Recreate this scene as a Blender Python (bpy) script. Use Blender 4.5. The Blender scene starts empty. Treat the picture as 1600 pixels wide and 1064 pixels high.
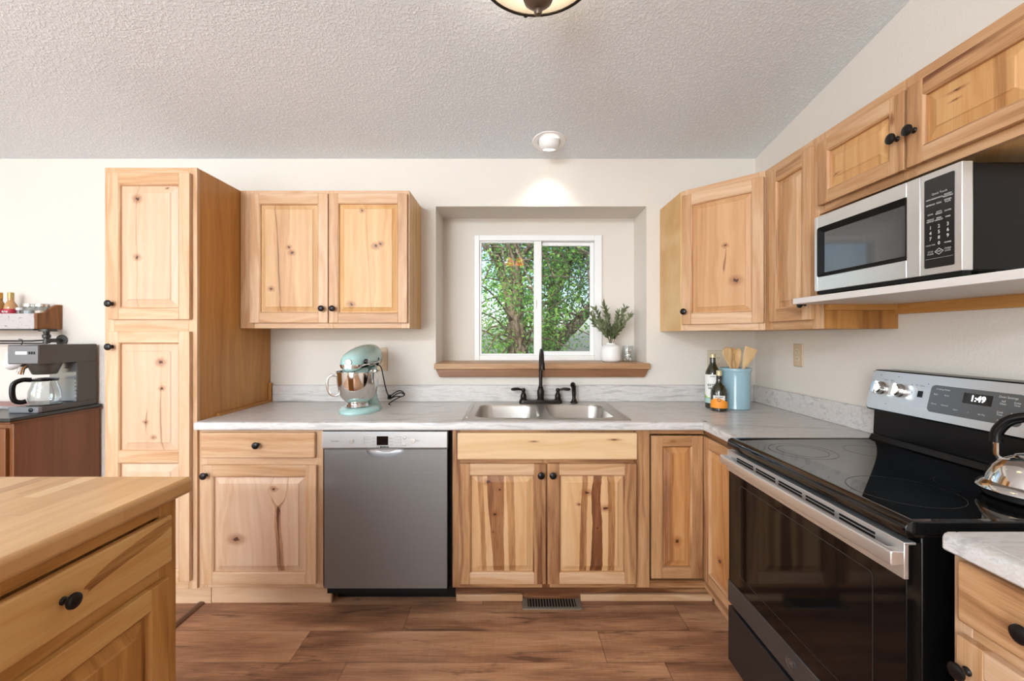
import bpy, math, random
from mathutils import Vector, Matrix
random.seed(7)
R = math.radians
SC = bpy.context.scene
COL = SC.collection

# ------------------------------------------------------------------ camera, sky, sun, daylight, exposure
cam = bpy.data.objects.new('camera', bpy.data.cameras.new('camera'))
COL.objects.link(cam)
cam.location = (0, 0, 1.315)
cam.rotation_euler = (R(90), 0, 0)
cam.data.sensor_width = 36
cam.data.lens = 672 * 36 / 1600
cam.data.shift_y = -7 / 1600
cam.data.clip_start = .02
SC.camera = cam
SC.view_settings.view_transform = 'Standard'
SC.view_settings.look = 'None'
SC.view_settings.exposure = 0.03
SC.view_settings.gamma = 1
SC.view_settings.use_curve_mapping = False

world = bpy.data.worlds.new('sky')
SC.world = world
world.use_nodes = True
wn = world.node_tree
sky = wn.nodes.new('ShaderNodeTexSky')
sky.sky_type = 'NISHITA'
sky.sun_disc = False
sky.sun_elevation = R(48)
sky.sun_rotation = R(200)
sky.air_density = 1.0
sky.dust_density = 2.0
wn.links.new(sky.outputs[0], wn.nodes['Background'].inputs[0])
wn.nodes['Background'].inputs[1].default_value = 0.38

def lamp(name, typ, loc, rot, energy, color=(1, 1, 1), **kw):
    d = bpy.data.lights.new(name, typ)
    d.energy = energy
    d.color = color
    for k, v in kw.items():
        setattr(d, k, v)
    o = bpy.data.objects.new(name, d)
    o.location = loc
    o.rotation_euler = rot
    COL.objects.link(o)
    return o

lamp('sun', 'SUN', (-4, -6, 9), (R(42), 0, R(-25)), 3.2, (1, .95, .86), angle=R(.6))
# daylight through the living area's rear door behind the camera and its left window
lamp('daylight_rear_door', 'AREA', (-2.2, -3.32, 1.2), (R(90), 0, 0), 145, (.86, .94, 1), shape='RECTANGLE', size=2.3, size_y=2.1)
lamp('daylight_left_window', 'AREA', (-4.42, -1.2, 1.5), (R(90), 0, R(-90)), 44, (.86, .93, 1), shape='RECTANGLE', size=2.0, size_y=1.4)
lamp('added_ceiling_fill', 'AREA', (-2.2, -3.30, 2.75), (R(128), 0, 0), 235, (.76, .89, 1), shape='RECTANGLE', size=2.3, size_y=.6)  # unseen fill lamp, added and tilted up to brighten the ceiling; no opening there

# ------------------------------------------------------------------ node helper
def hx(s, a=1):
    s = s.lstrip('#')
    c = [int(s[i:i + 2], 16) / 255 for i in (0, 2, 4)]
    return tuple(x / 12.92 if x <= .04045 else ((x + .055) / 1.055) ** 2.4 for x in c) + (a,)

class Sh:
    def __init__(s, name):
        s.m = bpy.data.materials.new(name)
        s.m.use_nodes = True
        s.t = s.m.node_tree
        s.b = s.t.nodes['Principled BSDF']
    def put(s, sock, v):
        if isinstance(v, bpy.types.NodeSocket):
            s.t.links.new(v, sock)
        else:
            if isinstance(v, str):
                v = hx(v)
            if hasattr(sock.default_value, '__len__') and not hasattr(v, '__len__'):
                v = (v,) * len(sock.default_value)
            sock.default_value = v
    def n(s, typ, ins=None, out=0, **pr):
        k = s.t.nodes.new('ShaderNode' + typ)
        for a, v in pr.items():
            setattr(k, a, v)
        for a, v in (ins or {}).items():
            s.put(k.inputs[a], v)
        return k.outputs[out]
    def math(s, op, a, b=0.0, c=0.0, clamp=False):
        return s.n('Math', {0: a, 1: b, 2: c}, operation=op, use_clamp=clamp)
    def mul(s, a, b): return s.math('MULTIPLY', a, b)
    def addm(s, a, b): return s.math('ADD', a, b)
    def mr(s, v, a, b, c=0.0, d=1.0, smooth=True):
        return s.n('MapRange', {0: v, 1: a, 2: b, 3: c, 4: d}, interpolation_type='SMOOTHSTEP' if smooth else 'LINEAR')
    def mix(s, f, a, b, blend='MIX'):
        k = s.t.nodes.new('ShaderNodeMix')
        k.data_type = 'RGBA'
        k.blend_type = blend
        s.put(k.inputs[0], f); s.put(k.inputs[6], a); s.put(k.inputs[7], b)
        return k.outputs[2]
    def xyz(s, x=0.0, y=0.0, z=0.0): return s.n('CombineXYZ', {0: x, 1: y, 2: z})
    def noise(s, vec, scale=1.0, detail=2.0, rough=.5, dist=0.0):
        return s.n('TexNoise', {'Vector': vec, 'Scale': scale, 'Detail': detail, 'Roughness': rough, 'Distortion': dist})
    def ramp(s, f, stops):
        k = s.t.nodes.new('ShaderNodeValToRGB')
        e = k.color_ramp.elements
        while len(e) < len(stops):
            e.new(.5)
        for el, (p, c) in zip(e, stops):
            el.position = p
            el.color = hx(c) if isinstance(c, str) else c
        s.put(k.inputs[0], f)
        return k.outputs[0]
    def curve(s, f, pts):
        k = s.t.nodes.new('ShaderNodeFloatCurve')
        cv = k.mapping.curves[0]
        while len(cv.points) < len(pts):
            cv.points.new(.5, .5)
        for p, (x, y) in zip(cv.points, pts):
            p.location = (x, y)
        k.mapping.update()
        s.put(k.inputs[1], f)
        return k.outputs[0]
    def bump(s, h, strength=.2, dist=.002):
        s.put(s.b.inputs['Normal'], s.n('Bump', {'Height': h, 'Strength': strength, 'Distance': dist}))
    def set(s, **kw):
        for k, v in kw.items():
            s.put(s.b.inputs[{'color': 'Base Color', 'rough': 'Roughness', 'metal': 'Metallic', 'spec': 'Specular IOR Level',
                              'coat': 'Coat Weight', 'coatr': 'Coat Roughness', 'trans': 'Transmission Weight', 'ior': 'IOR',
                              'alpha': 'Alpha', 'em': 'Emission Color', 'ems': 'Emission Strength', 'sss': 'Subsurface Weight'}[k]], v)
        return s
    def obj(s): return s.n('TexCoord', out=3)

def plain(name, color, rough=.5, metal=0.0, **kw):
    return Sh(name).set(color=color, rough=rough, metal=metal, **kw).m

# ------------------------------------------------------------------ wood
def wood(name, pale='#D6B290', mid='#BD8E62', heart='#764728', stripes=(), knots=(), rough=.36, aspect=.6, amount=1.0, randknots=True):
    """grain runs along u of the 'grain' map (metres); 'board' is 0..1 across one panel for its own heartwood figure"""
    s = Sh(name)
    g = s.n('SeparateXYZ', {0: s.n('UVMap', uv_map='grain')})
    g = g.node.outputs
    u, v = g[0], g[1]
    tone = s.n('Attribute', attribute_name='tone', out=2)
    b = s.n('SeparateXYZ', {0: s.n('UVMap', uv_map='board')}).node.outputs
    bx, bz = b[0], b[1]
    warp = s.noise(s.xyz(s.mul(u, 1.5), s.mul(v, 7)), 1, 2, .5)
    ring = s.math('SINE', s.addm(s.mul(v, 170), s.mul(warp, 34)))
    ring2 = s.math('SINE', s.addm(s.mul(v, 60), s.mul(warp, 22)))
    fine = s.noise(s.xyz(s.mul(u, 9), s.mul(v, 330)), 1, 3, .6)
    patch = s.noise(s.xyz(s.mul(u, .9), s.mul(v, 11), 3.1), 1, 2, .5)
    streak = s.mr(s.noise(s.xyz(s.mul(u, .55), s.mul(v, 13), 8.7), 1, 3, .55), s.math('SUBTRACT', .72, s.mul(tone, .3)), s.math('SUBTRACT', .80, s.mul(tone, .3)))
    f = s.addm(s.mul(tone, .82), s.mul(s.math('SUBTRACT', patch, .45), .6 * amount))
    f = s.addm(f, s.mul(ring, .05 * amount))
    f = s.addm(f, s.mul(ring2, .055 * amount))
    f = s.addm(f, s.mul(s.math('SUBTRACT', fine, .5), .46 * amount))
    f = s.addm(f, s.mul(streak, .22 * amount))
    wob = s.math('SUBTRACT', s.noise(s.xyz(s.mul(bz, 2.2), s.mul(bx, 1.0), len(stripes) * 1.7), 1, 2), .5)
    edge = s.math('SUBTRACT', s.noise(s.xyz(s.mul(bz, 9), s.mul(bx, 14)), 1, 2), .5)
    for centre, half, strength in stripes:
        c = s.curve(bz, centre) if isinstance(centre, (list, tuple)) else centre
        h = s.curve(bz, half) if isinstance(half, (list, tuple)) else half
        d = s.math('ABSOLUTE', s.math('SUBTRACT', s.addm(bx, s.addm(s.mul(wob, .07 if not isinstance(centre, (list, tuple)) else .015), s.mul(edge, .022))), c))
        k = s.mr(s.math('SUBTRACT', d, h), -.006, .007, 1, 0)
        f = s.addm(f, s.mul(k, s.addm(strength, s.mul(s.math('SUBTRACT', fine, .5), .25))))
    col = s.ramp(f, [(0, pale), (.34, mid), (.68, heart), (1, '#4A2A17')])
    dark = None
    def knot(d, r):
        core = s.mr(d, r * .5, r * 1.0, 1, 0)
        halo = s.mul(s.mr(d, r * .7, r * 3.0, 1, 0), .42)
        return s.math('MAXIMUM', core, halo)
    for kx, kz, r in knots:
        r *= 1.35
        dx = s.mul(s.math('SUBTRACT', bx, kx), aspect)
        dz = s.mul(s.math('SUBTRACT', bz, kz), .75)
        w = s.mul(s.math('SUBTRACT', s.noise(s.xyz(bx, bz), 34, 2), .5), .022)
        d = s.addm(s.math('SQRT', s.addm(s.mul(dx, dx), s.mul(dz, dz))), w)
        k = knot(d, r)
        dark = k if dark is None else s.math('MAXIMUM', dark, k)
    if randknots:
        vo = s.t.nodes.new('ShaderNodeTexVoronoi')
        s.put(vo.inputs['Vector'], s.xyz(s.mul(u, 2.4), s.mul(v, 5.2)))
        vo.inputs['Scale'].default_value = 1
        sel = s.math('GREATER_THAN', s.n('SeparateColor', {0: vo.outputs['Color']}), .73)
        k = s.mul(s.mr(s.addm(vo.outputs['Distance'], s.mul(s.math('SUBTRACT', fine, .5), .08)), .02, .075, 1, 0), s.mul(sel, .8))
        dark = k if dark is None else s.math('MAXIMUM', dark, k)
    if dark is not None:
        col = s.mix(s.mr(dark, 0, .5, 0, .75, smooth=False), col, '#8E5128')
        col = s.mix(s.mr(dark, .5, 1, 0, .95, smooth=False), col, '#43200E')
    s.set(color=col, rough=s.addm(rough, s.mul(fine, .12)), spec=.45)
    s.bump(fine, .12, .0006)
    return s.m

HICK = wood('hickory')
# ------------------------------------------------------------------ mesh builder
class MB:
    def __init__(s):
        s.v = []; s.f = []; s.uv = []; s.bd = []; s.tn = []; s.mi = []
    def add(s, pts, faces, mi=0, tone=.3, grain=2, board=None, off=None):
        o = len(s.v)
        pts = [Vector(p) for p in pts]
        s.v += pts
        ou, ov = off or (random.uniform(0, 40), random.uniform(0, 40))
        a, b = [i for i in (0, 1, 2) if i != grain]
        for f in faces:
            s.f.append([o + i for i in f])
            s.uv.append([(pts[i][grain] + ou, pts[i][a] + pts[i][b] + ov) for i in f])
            if board:
                x0, x1, z0, z1 = board
                s.bd.append([((pts[i].x - x0) / (x1 - x0), (pts[i].z - z0) / (z1 - z0)) for i in f])
            else:
                s.bd.append([(-5, -5)] * len(f))
            s.tn.append(tone)
            s.mi.append(mi)
    def box(s, x0, x1, y0, y1, z0, z1, **k):
        P = [(x0, y0, z0), (x1, y0, z0), (x1, y1, z0), (x0, y1, z0), (x0, y0, z1), (x1, y0, z1), (x1, y1, z1), (x0, y1, z1)]
        s.add(P, [(0, 3, 2, 1), (4, 5, 6, 7), (0, 1, 5, 4), (1, 2, 6, 5), (2, 3, 7, 6), (3, 0, 4, 7)], **k)
        return s
    def prism(s, prof, axis, a, b, **k):
        """prof: 2-D outline on the two other axes (in x,y,z order), extruded along axis from a to b"""
        oth = [i for i in (0, 1, 2) if i != axis]
        P = []
        for c in (a, b):
            for p in prof:
                q = [0, 0, 0]; q[axis] = c; q[oth[0]] = p[0]; q[oth[1]] = p[1]
                P.append(q)
        n = len(prof)
        F = [tuple(range(n)), tuple(range(2 * n - 1, n - 1, -1))]
        F += [(i, i + n, (i + 1) % n + n, (i + 1) % n) for i in range(n)]
        s.add(P, F, **k)
        return s
    def lathe(s, prof, seg=32, c=(0, 0, 0), m=None, sx=1, sy=1, **k):
        """prof (r,z) about z, optional matrix m, centre c; r==0 closes"""
        P = []; idx = []
        for r, z in prof:
            row = []
            if r < 1e-6:
                row = [len(P)] * seg; P.append(Vector((0, 0, z)))
            else:
                for i in range(seg):
                    a = 2 * math.pi * i / seg
                    row.append(len(P)); P.append(Vector((r * math.cos(a) * sx, r * math.sin(a) * sy, z)))
            idx.append(row)
        F = []
        for r0, r1 in zip(idx, idx[1:]):
            for i in range(seg):
                j = (i + 1) % seg
                q = []
                for w in (r0[i], r0[j], r1[j], r1[i]):
                    if w not in q: q.append(w)
                if len(q) > 2: F.append(q)
        M = Matrix.Translation(c) @ (m or Matrix.Identity(4))
        s.add([M @ p for p in P], F, **k)
        return s
    def tube(s, path, rad, seg=10, closed=False, flat=1.0, **k):
        path = [Vector(p) for p in path]
        n = len(path)
        rad = rad if isinstance(rad, (list, tuple)) else [rad] * n
        P = []; ref = None
        for i, p in enumerate(path):
            a = path[(i - 1) % n] if (closed or i) else p
            b = path[(i + 1) % n] if (closed or i < n - 1) else p
            t = (b - a).normalized()
            if ref is None:
                ref = t.orthogonal().normalized() if abs(t.z) > .95 else t.cross(Vector((0, 0, 1))).normalized()
            ref = (ref - t * ref.dot(t)).normalized()
            w = t.cross(ref)
            for j in range(seg):
                an = 2 * math.pi * j / seg
                P.append(p + (ref * math.cos(an) + w * math.sin(an) * flat) * rad[i])
        F = []
        for i in range(n if closed else n - 1):
            for j in range(seg):
                i2 = (i + 1) % n; j2 = (j + 1) % seg
                F.append((i * seg + j, i * seg + j2, i2 * seg + j2, i2 * seg + j))
        if not closed:
            F += [tuple(range(seg - 1, -1, -1)), tuple((n - 1) * seg + j for j in range(seg))]
        s.add(P, F, **k)
        return s
    def loft(s, rings, caps=True, **k):
        n = len(rings[0]); P = [p for r in rings for p in r]; F = []
        for i in range(len(rings) - 1):
            for j in range(n):
                j2 = (j + 1) % n
                F.append((i * n + j, i * n + j2, (i + 1) * n + j2, (i + 1) * n + j))
        if caps:
            F += [tuple(range(n - 1, -1, -1)), tuple((len(rings) - 1) * n + j for j in range(n))]
        s.add(P, F, **k)
        return s
    def text(s, body, size, at, xd=(1, 0, 0), yd=(0, 0, 1), align='CENTER', bold=0.0, **k):
        c = bpy.data.curves.new('t', 'FONT')
        c.body = body; c.size = size; c.align_x = align; c.align_y = 'CENTER'; c.resolution_u = 2; c.offset = bold
        o = bpy.data.objects.new('t', c)
        me = bpy.data.meshes.new_from_object(o)
        xd, yd, at = Vector(xd), Vector(yd), Vector(at)
        if len(me.vertices):
            s.add([at + xd * v.co.x + yd * v.co.y for v in me.vertices], [tuple(p.vertices) for p in me.polygons], **k)
        bpy.data.objects.remove(o); bpy.data.curves.remove(c); bpy.data.meshes.remove(me)
        return s
    def build(s, name, mats, parent=None, loc=None, rot=None, bevel=0, seg=2, ang=35, label=None):
        me = bpy.data.meshes.new(name)
        me.from_pydata([tuple(p) for p in s.v], [], s.f)
        for mname, data in (('grain', s.uv), ('board', s.bd)):
            l = me.uv_layers.new(name=mname)
            l.data.foreach_set('uv', [c for f in data for uv in f for c in uv])
        at = me.attributes.new('tone', 'FLOAT', 'FACE')
        at.data.foreach_set('value', s.tn)
        for m in (mats if isinstance(mats, (list, tuple)) else [mats]):
            me.materials.append(m)
        me.polygons.foreach_set('material_index', s.mi)
        me.polygons.foreach_set('use_smooth', [True] * len(s.f))
        me.set_sharp_from_angle(angle=R(ang))
        o = bpy.data.objects.new(name, me)
        COL.objects.link(o)
        if parent: o.parent = parent
        if loc: o.location = loc
        if rot: o.rotation_euler = rot
        if bevel:
            b = o.modifiers.new('bevel', 'BEVEL')
            b.width = bevel; b.segments = seg; b.limit_method = 'ANGLE'; b.angle_limit = R(40)
        if label: o['label'] = label
        return o

def thing(name, label, cat, loc=(0, 0, 0), rotz=0, group=None):
    o = bpy.data.objects.new(name, None)
    COL.objects.link(o)
    o.location = loc
    o.rotation_euler = (0, 0, rotz)
    o.empty_display_size = .05
    return tag(o, label, cat, group)
def tag(o, label, cat, group=None):
    o['label'] = label; o['category'] = cat
    if group: o['group'] = group
    return o
def struct(o):
    o['kind'] = 'structure'
    return o
def rrect(x0, x1, z0, z1, r, n=5):
    out = []
    for cx, cz, a0 in ((x1 - r, z1 - r, 0), (x0 + r, z1 - r, 90), (x0 + r, z0 + r, 180), (x1 - r, z0 + r, 270)):
        for i in range(n + 1):
            a = R(a0 + 90 * i / n)
            out.append((cx + r * math.cos(a), cz + r * math.sin(a)))
    return out
def smoothpath(pts, n=8):
    pts = [Vector(p) for p in pts]
    out = []
    P = [pts[0] * 2 - pts[1]] + pts + [pts[-1] * 2 - pts[-2]]
    for i in range(1, len(P) - 2):
        for k in range(n):
            t = k / n
            a, b, c, d = P[i - 1:i + 3]
            out.append(.5 * ((2 * b) + (c - a) * t + (2 * a - 5 * b + 4 * c - d) * t * t + (3 * b - a - 3 * c + d) * t ** 3))
    out.append(pts[-1])
    return out

# ------------------------------------------------------------------ materials
def m_wall(name, c):
    s = Sh(name)
    p = s.obj()
    n = s.noise(p, 95, 3, .55)
    s.set(color=c, rough=.75, spec=.25)
    s.bump(s.mr(n, .4, .65), .22, .002)
    return s.m
WALL = m_wall('wall_paint', '#DFD7CD')
def m_ceiling():
    s = Sh('ceiling_texture')
    p = s.obj()
    a = s.noise(p, 85, 3, .6, .4)
    b = s.noise(p, 190, 2, .5)
    h = s.addm(s.mr(a, .44, .62), s.mul(b, .5))
    s.set(color=s.mix(s.mr(a, .35, .65), '#E4EAF0', '#EFF4F8'), rough=.9, spec=.1)
    s.bump(h, .55, .0045)
    return s.m
CEIL = m_ceiling()
def m_floor():
    s = Sh('laminate_planks')
    q = s.n('SeparateXYZ', {0: s.obj()}).node.outputs
    x, y = q[0], q[1]
    pw = .185
    row = s.math('FLOOR', s.math('DIVIDE', s.addm(y, .117), pw))
    fy = s.math('FRACT', s.math('DIVIDE', s.addm(y, .117), pw))
    sh = s.mul(s.n('TexWhiteNoise', {'W': row}, noise_dimensions='1D'), 1.3)
    xs = s.math('DIVIDE', s.addm(x, sh), 1.28)
    colm = s.math('FLOOR', xs)
    fx = s.math('FRACT', xs)
    rnd = s.n('TexWhiteNoise', {'Vector': s.xyz(colm, row)}, noise_dimensions='2D')
    off = s.mul(rnd, 37.0)
    w = s.noise(s.xyz(s.addm(s.mul(x, 1.6), off), s.mul(y, 9), off), 1, 3, .55)
    fine = s.noise(s.xyz(s.addm(s.mul(x, 7), off), s.mul(y, 210)), 1, 3, .6)
    saw = s.noise(s.xyz(s.mul(x, 120), s.addm(s.mul(y, 5), off)), 1, 2, .5)
    blot = s.noise(s.xyz(s.addm(s.mul(x, 2.6), off), s.mul(y, 17), off), 1, 4, .62, 1.0)
    f = s.addm(s.mul(s.math('SUBTRACT', w, .5), 1.7), s.addm(.44, s.mul(s.math('SUBTRACT', fine, .5), .9)))
    f = s.addm(f, s.mul(s.math('SUBTRACT', rnd, .5), .22))
    f = s.addm(f, s.mul(s.math('SUBTRACT', saw, .5), .16))
    c = s.ramp(f, [(.0, '#75503B'), (.36, '#A37455'), (.6, '#BE8D69'), (1, '#D6AB87')])
    c = s.mix(s.mul(s.mr(blot, .55, .72), .8), c, '#4C3025')
    gap = s.math('MAXIMUM', s.mr(s.math('ABSOLUTE', s.math('SUBTRACT', fy, .5)), .486, .497), s.mr(s.math('ABSOLUTE', s.math('SUBTRACT', fx, .5)), .4975, .4993))
    c = s.mix(s.mul(gap, .45), c, '#3B241A')
    s.set(color=c, rough=s.addm(.34, s.mul(fine, .2)), spec=.4)
    s.bump(s.addm(fine, s.mul(gap, -1.5)), .15, .001)
    return s.m
FLOOR = m_floor()
def m_counter():
    s = Sh('marble_laminate')
    q = s.n('SeparateXYZ', {0: s.obj()}).node.outputs
    v = s.xyz(s.mul(q[0], 2.4), s.mul(q[1], 11), s.mul(q[2], 22))
    a = s.noise(v, 1.0, 5, .62, 1.6)
    b = s.noise(v, 2.7, 4, .6, 2.2)
    c = s.ramp(s.addm(s.mul(a, .65), s.mul(b, .35)), [(.32, '#A8A4A1'), (.43, '#BEB9B5'), (.50, '#D6D2CF'), (.57, '#CBC3BC'), (.68, '#DFDCD9')])
    s.set(color=c, rough=.3, spec=.4)
    return s.m
COUNTER = m_counter()
def m_steel(name, c, rough=.28, axis=0, amt=.08):
    s = Sh(name)
    q = s.n('SeparateXYZ', {0: s.obj()}).node.outputs
    st = [s.mul(q[i], 3 if i == axis else 420) for i in range(3)]
    n = s.noise(s.xyz(*st), 1, 2, .6)
    s.set(color=s.mix(s.mul(s.math('SUBTRACT', n, .35), amt * 3), c, '#FFFFFF'), metal=.84, rough=s.addm(rough - .05, s.mul(n, .12)))
    return s.m
STEEL = m_steel('brushed_steel', '#DDDDDD', .30, amt=.04)
STEEL_SINK = m_steel('sink_steel', '#B9B3AB', .3)
STEEL_DW = m_steel('grey_steel_door', '#868686', .42, amt=.03)
STEEL_DARK = m_steel('dark_steel', '#66686A', .4, amt=.04)
SILVER = plain('silver_panel', '#BDBDBD', .35, .65)
CHROME = plain('polished_steel', '#D8D6D2', .08, 1.0)
BRONZE = plain('oil_rubbed_bronze', '#2B2522', .32, .75)
KNOBM = plain('black_bronze_knob', '#1D1A19', .3, .5)
BLACK = plain('black_enamel', '#070708', .25, spec=.3)
BLACKM = plain('matte_black', '#0B0B0B', .6, spec=.25)
GLASSK = plain('black_glass', '#0A0A0B', .04, spec=.55)
OVENGLASS = plain('oven_glass', '#0B0B0C', .06, spec=.32)
WHITE = plain('white_vinyl', '#F1F0EE', .35)
WHITEP = plain('white_print', '#D9D9D6', .6)
GREYP = plain('grey_print', '#4C4C4C', .6)
BLACKP = plain('black_print', '#191919', .6)
ALMOND = plain('almond_plastic', '#CDB496', .4)
AQUA = plain('aqua_enamel', '#A6C9C5', .12, coat=.5)
BLUECER = plain('blue_glaze', '#97B6C1', .16, coat=.4)
CERAMIC = plain('white_ceramic', '#EDEBE9', .45)
def m_glass(name, tint=(1, 1, 1, 1), gloss=.06, rough=0.0):
    m = bpy.data.materials.new(name)
    m.use_nodes = True
    t = m.node_tree
    t.nodes.remove(t.nodes['Principled BSDF'])
    tr = t.nodes.new('ShaderNodeBsdfTransparent'); tr.inputs[0].default_value = tint
    gl = t.nodes.new('ShaderNodeBsdfGlossy'); gl.inputs['Roughness'].default_value = rough
    fr = t.nodes.new('ShaderNodeLayerWeight'); fr.inputs[0].default_value = .18
    ad = t.nodes.new('ShaderNodeMath'); ad.operation = 'MULTIPLY_ADD'
    ad.inputs[1].default_value = .55; ad.inputs[2].default_value = gloss
    mx = t.nodes.new('ShaderNodeMixShader')
    t.links.new(fr.outputs['Facing'], ad.inputs[0]); t.links.new(ad.outputs[0], mx.inputs[0])
    t.links.new(tr.outputs[0], mx.inputs[1]); t.links.new(gl.outputs[0], mx.inputs[2])
    t.links.new(mx.outputs[0], t.nodes['Material Output'].inputs[0])
    return m
PANE = m_glass('window_glass', (.95, .97, .96, 1), .03)
CLEAR = m_glass('clear_glass', (.93, .95, .95, 1), .05)
SCREEN = m_glass('insect_screen', (.84, .85, .86, 1), 0.0, .8)

# ------------------------------------------------------------------ room shell
XL, XR, YB, YR = -4.5, 1.493, 2.64, -3.4
CS = .166
def zc(y): return 2.403 + CS * (YB - y)
mb = MB(); mb.box(XL - .1, XR + .1, YR - .1, 3.0, -.06, 0)
struct(mb.build('floor', FLOOR))
mb = MB()
mb.prism([(YR - .1, zc(YR - .1)), (YB + .06, zc(YB + .06)), (YB + .06, zc(YB + .06) + .08), (YR - .1, zc(YR - .1) + .08)], 0, XL - .1, XR + .1)
struct(mb.build('ceiling', CEIL))
OX0, OX1, OZ0, OZ1, YI = -.4675, .825, 1.114, 2.1105, 2.91
mb = MB()
ztop = zc(YB + .06) + .02
mb.box(XL, OX0, YB, YB + .06, 0, ztop); mb.box(OX1, XR + .1, YB, YB + .06, 0, ztop)
mb.box(OX0, OX1, YB, YB + .06, 0, OZ0); mb.box(OX0, OX1, YB, YB + .06, OZ1, ztop)
struct(mb.build('wall_back', WALL))
WX0, WX1, WZ0, WZ1 = -.2546, .608, 1.149, 1.997
mb = MB()
mb.box(OX0 - .06, OX0, YB + .06, YI + .06, OZ0, OZ1 + .06); mb.box(OX1, OX1 + .06, YB + .06, YI + .06, OZ0, OZ1 + .06)
mb.box(OX0, OX1, YB + .06, YI + .06, OZ1, OZ1 + .06)
mb.box(OX0 - .06, OX1 + .06, YB + .06, YI + .06, OZ0 - .06, OZ0)
mb.box(OX0, WX0 + .01, YI, YI + .06, OZ0, OZ1); mb.box(WX1 - .01, OX1, YI, YI + .06, OZ0, OZ1)
mb.box(WX0 + .01, WX1 - .01, YI, YI + .06, WZ1 - .01, OZ1); mb.box(WX0 + .01, WX1 - .01, YI, YI + .06, OZ0, WZ0 + .005)
struct(mb.build('wall_alcove', WALL))
mb = MB()
mb.prism([(YR - .1, 0), (YB + .06, 0), (YB + .06, zc(YB + .06) + .02), (YR - .1, zc(YR - .1) + .02)], 0, XR, XR + .08)
struct(mb.build('wall_right', WALL))
mb = MB()
zr = zc(YR)
for a in ((XL, -3.4, 0, zr), (-1.0, XR, 0, zr), (-3.4, -1.0, 2.3, zr)):
    mb.box(a[0], a[1], YR - .08, YR, a[2], a[3])
struct(mb.build('wall_rear', WALL))
mb = MB()
zl = zc(YR)
mb.prism([(YR - .1, 0), (YB + .06, 0), (YB + .06, .75), (YR - .1, .75)], 0, XL - .08, XL)
mb.prism([(1.4, .75), (YB + .06, .75), (YB + .06, zc(YB + .06)), (1.4, zc(1.4))], 0, XL - .08, XL)
mb.prism([(YR - .1, .75), (-.8, .75), (-.8, zc(-.8)), (YR - .1, zc(YR - .1))], 0, XL - .08, XL)
mb.prism([(-.8, 2.25), (1.4, 2.25), (1.4, zc(1.4)), (-.8, zc(-.8))], 0, XL - .08, XL)
struct(mb.build('wall_left', WALL))
STRIPW = wood('transition_wood', '#7A5139', '#6A4630', '#4A3022', randknots=False)
mb = MB(); mb.prism([(-1.545, 0), (-1.51, 0), (-1.513, .006), (-1.522, .009), (-1.533, .009), (-1.542, .006)], 1, -3.3, 2.14, grain=1, tone=.3)
struct(mb.build('trim_1', STRIPW))

# kitchen window
w = bpy.data.objects.new('window_1', None); COL.objects.link(w); w.location = (0, 0, 0); struct(w)
mb = MB()
def ringbox(mb, x0, x1, z0, z1, wl, wr, wb, wt, y0, y1, **k):
    mb.box(x0, x0 + wl, y0, y1, z0, z1, **k); mb.box(x1 - wr, x1, y0, y1, z0, z1, **k)
    mb.box(x0 + wl, x1 - wr, y0, y1, z0, z0 + wb, **k); mb.box(x0 + wl, x1 - wr, y0, y1, z1 - wt, z1, **k)
ringbox(mb, WX0, WX1, WZ0, WZ1, .036, .05, .034, .040, YI - .012, YI + .06)
mb.build('window_frame', WHITE, w, bevel=.004)
mb = MB(); ringbox(mb, WX0 + .036, .200, WZ0 + .034, WZ1 - .040, .0125, .052, .0125, .0105, YI + .0, YI + .03)
mb.build('sash', WHITE, w, bevel=.003)
mb = MB(); ringbox(mb, .190, WX1 - .05, WZ0 + .034, WZ1 - .040, .014, .0235, .028, .025, YI + .031, YI + .056)
mb.build('sash', WHITE, w, bevel=.003)
mb = MB(); mb.box(WX0 + .047, .150, YI + .013, YI + .017, WZ0 + .045, WZ1 - .049); mb.build('pane', PANE, w)
mb = MB(); mb.box(.203, WX1 - .072, YI + .042, YI + .046, WZ0 + .061, WZ1 - .064); mb.build('pane', PANE, w)
mb = MB(); mb.box(.203, WX1 - .05, YI + .0575, YI + .0585, WZ0 + .034, WZ1 - .04); mb.build('insect_screen', SCREEN, w)
mb = MB(); mb.box(.157, .165, YI - .012, YI - .0005, 1.5, 1.56); mb.build('latch', WHITE, w, bevel=.002)
SILL = wood('sill_wood', '#CDA880', '#B08660', '#83583A')
APRON = wood('apron_wood', '#AC7C50', '#8F6240', '#6C4326', randknots=False)
mb = MB(); mb.box(OX0 + .001, OX1 - .001, YB, YI - .001, OZ0 + .001, 1.149, grain=0, tone=.35)
mb.box(-.470, .834, 2.592, YB - .0005, OZ0, 1.149, grain=0, tone=.35)
mb.build('window_sill', SILL, w, bevel=.004)
mb = MB()
P = [(-.463, 1.1135), (.827, 1.1135), (.803, 1.066), (-.440, 1.066)]
mb.prism([(x, z) for x, z in P], 1, 2.606, YB - .001, grain=0, tone=.45)
mb.build('apron', APRON, w, bevel=.002)

# ------------------------------------------------------------------ cabinet helpers
def knob(parent, x, y, z, d=1.0):
    mb = MB()
    prof = [(0, 0), (.0085, 0), (.0085, .002), (.0055, .005), (.005, .011), (.0075, .015), (.0145, .018), (.0165, .0215), (.0155, .0255), (.011, .0285), (0, .030)]
    mb.lathe([(r * d, h * d) for r, h in prof], 20, m=Matrix.Rotation(R(90), 4, 'X'))
    return mb.build('knob', KNOBM, parent, loc=(x, y, z), label='dark bronze round knob')

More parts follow.
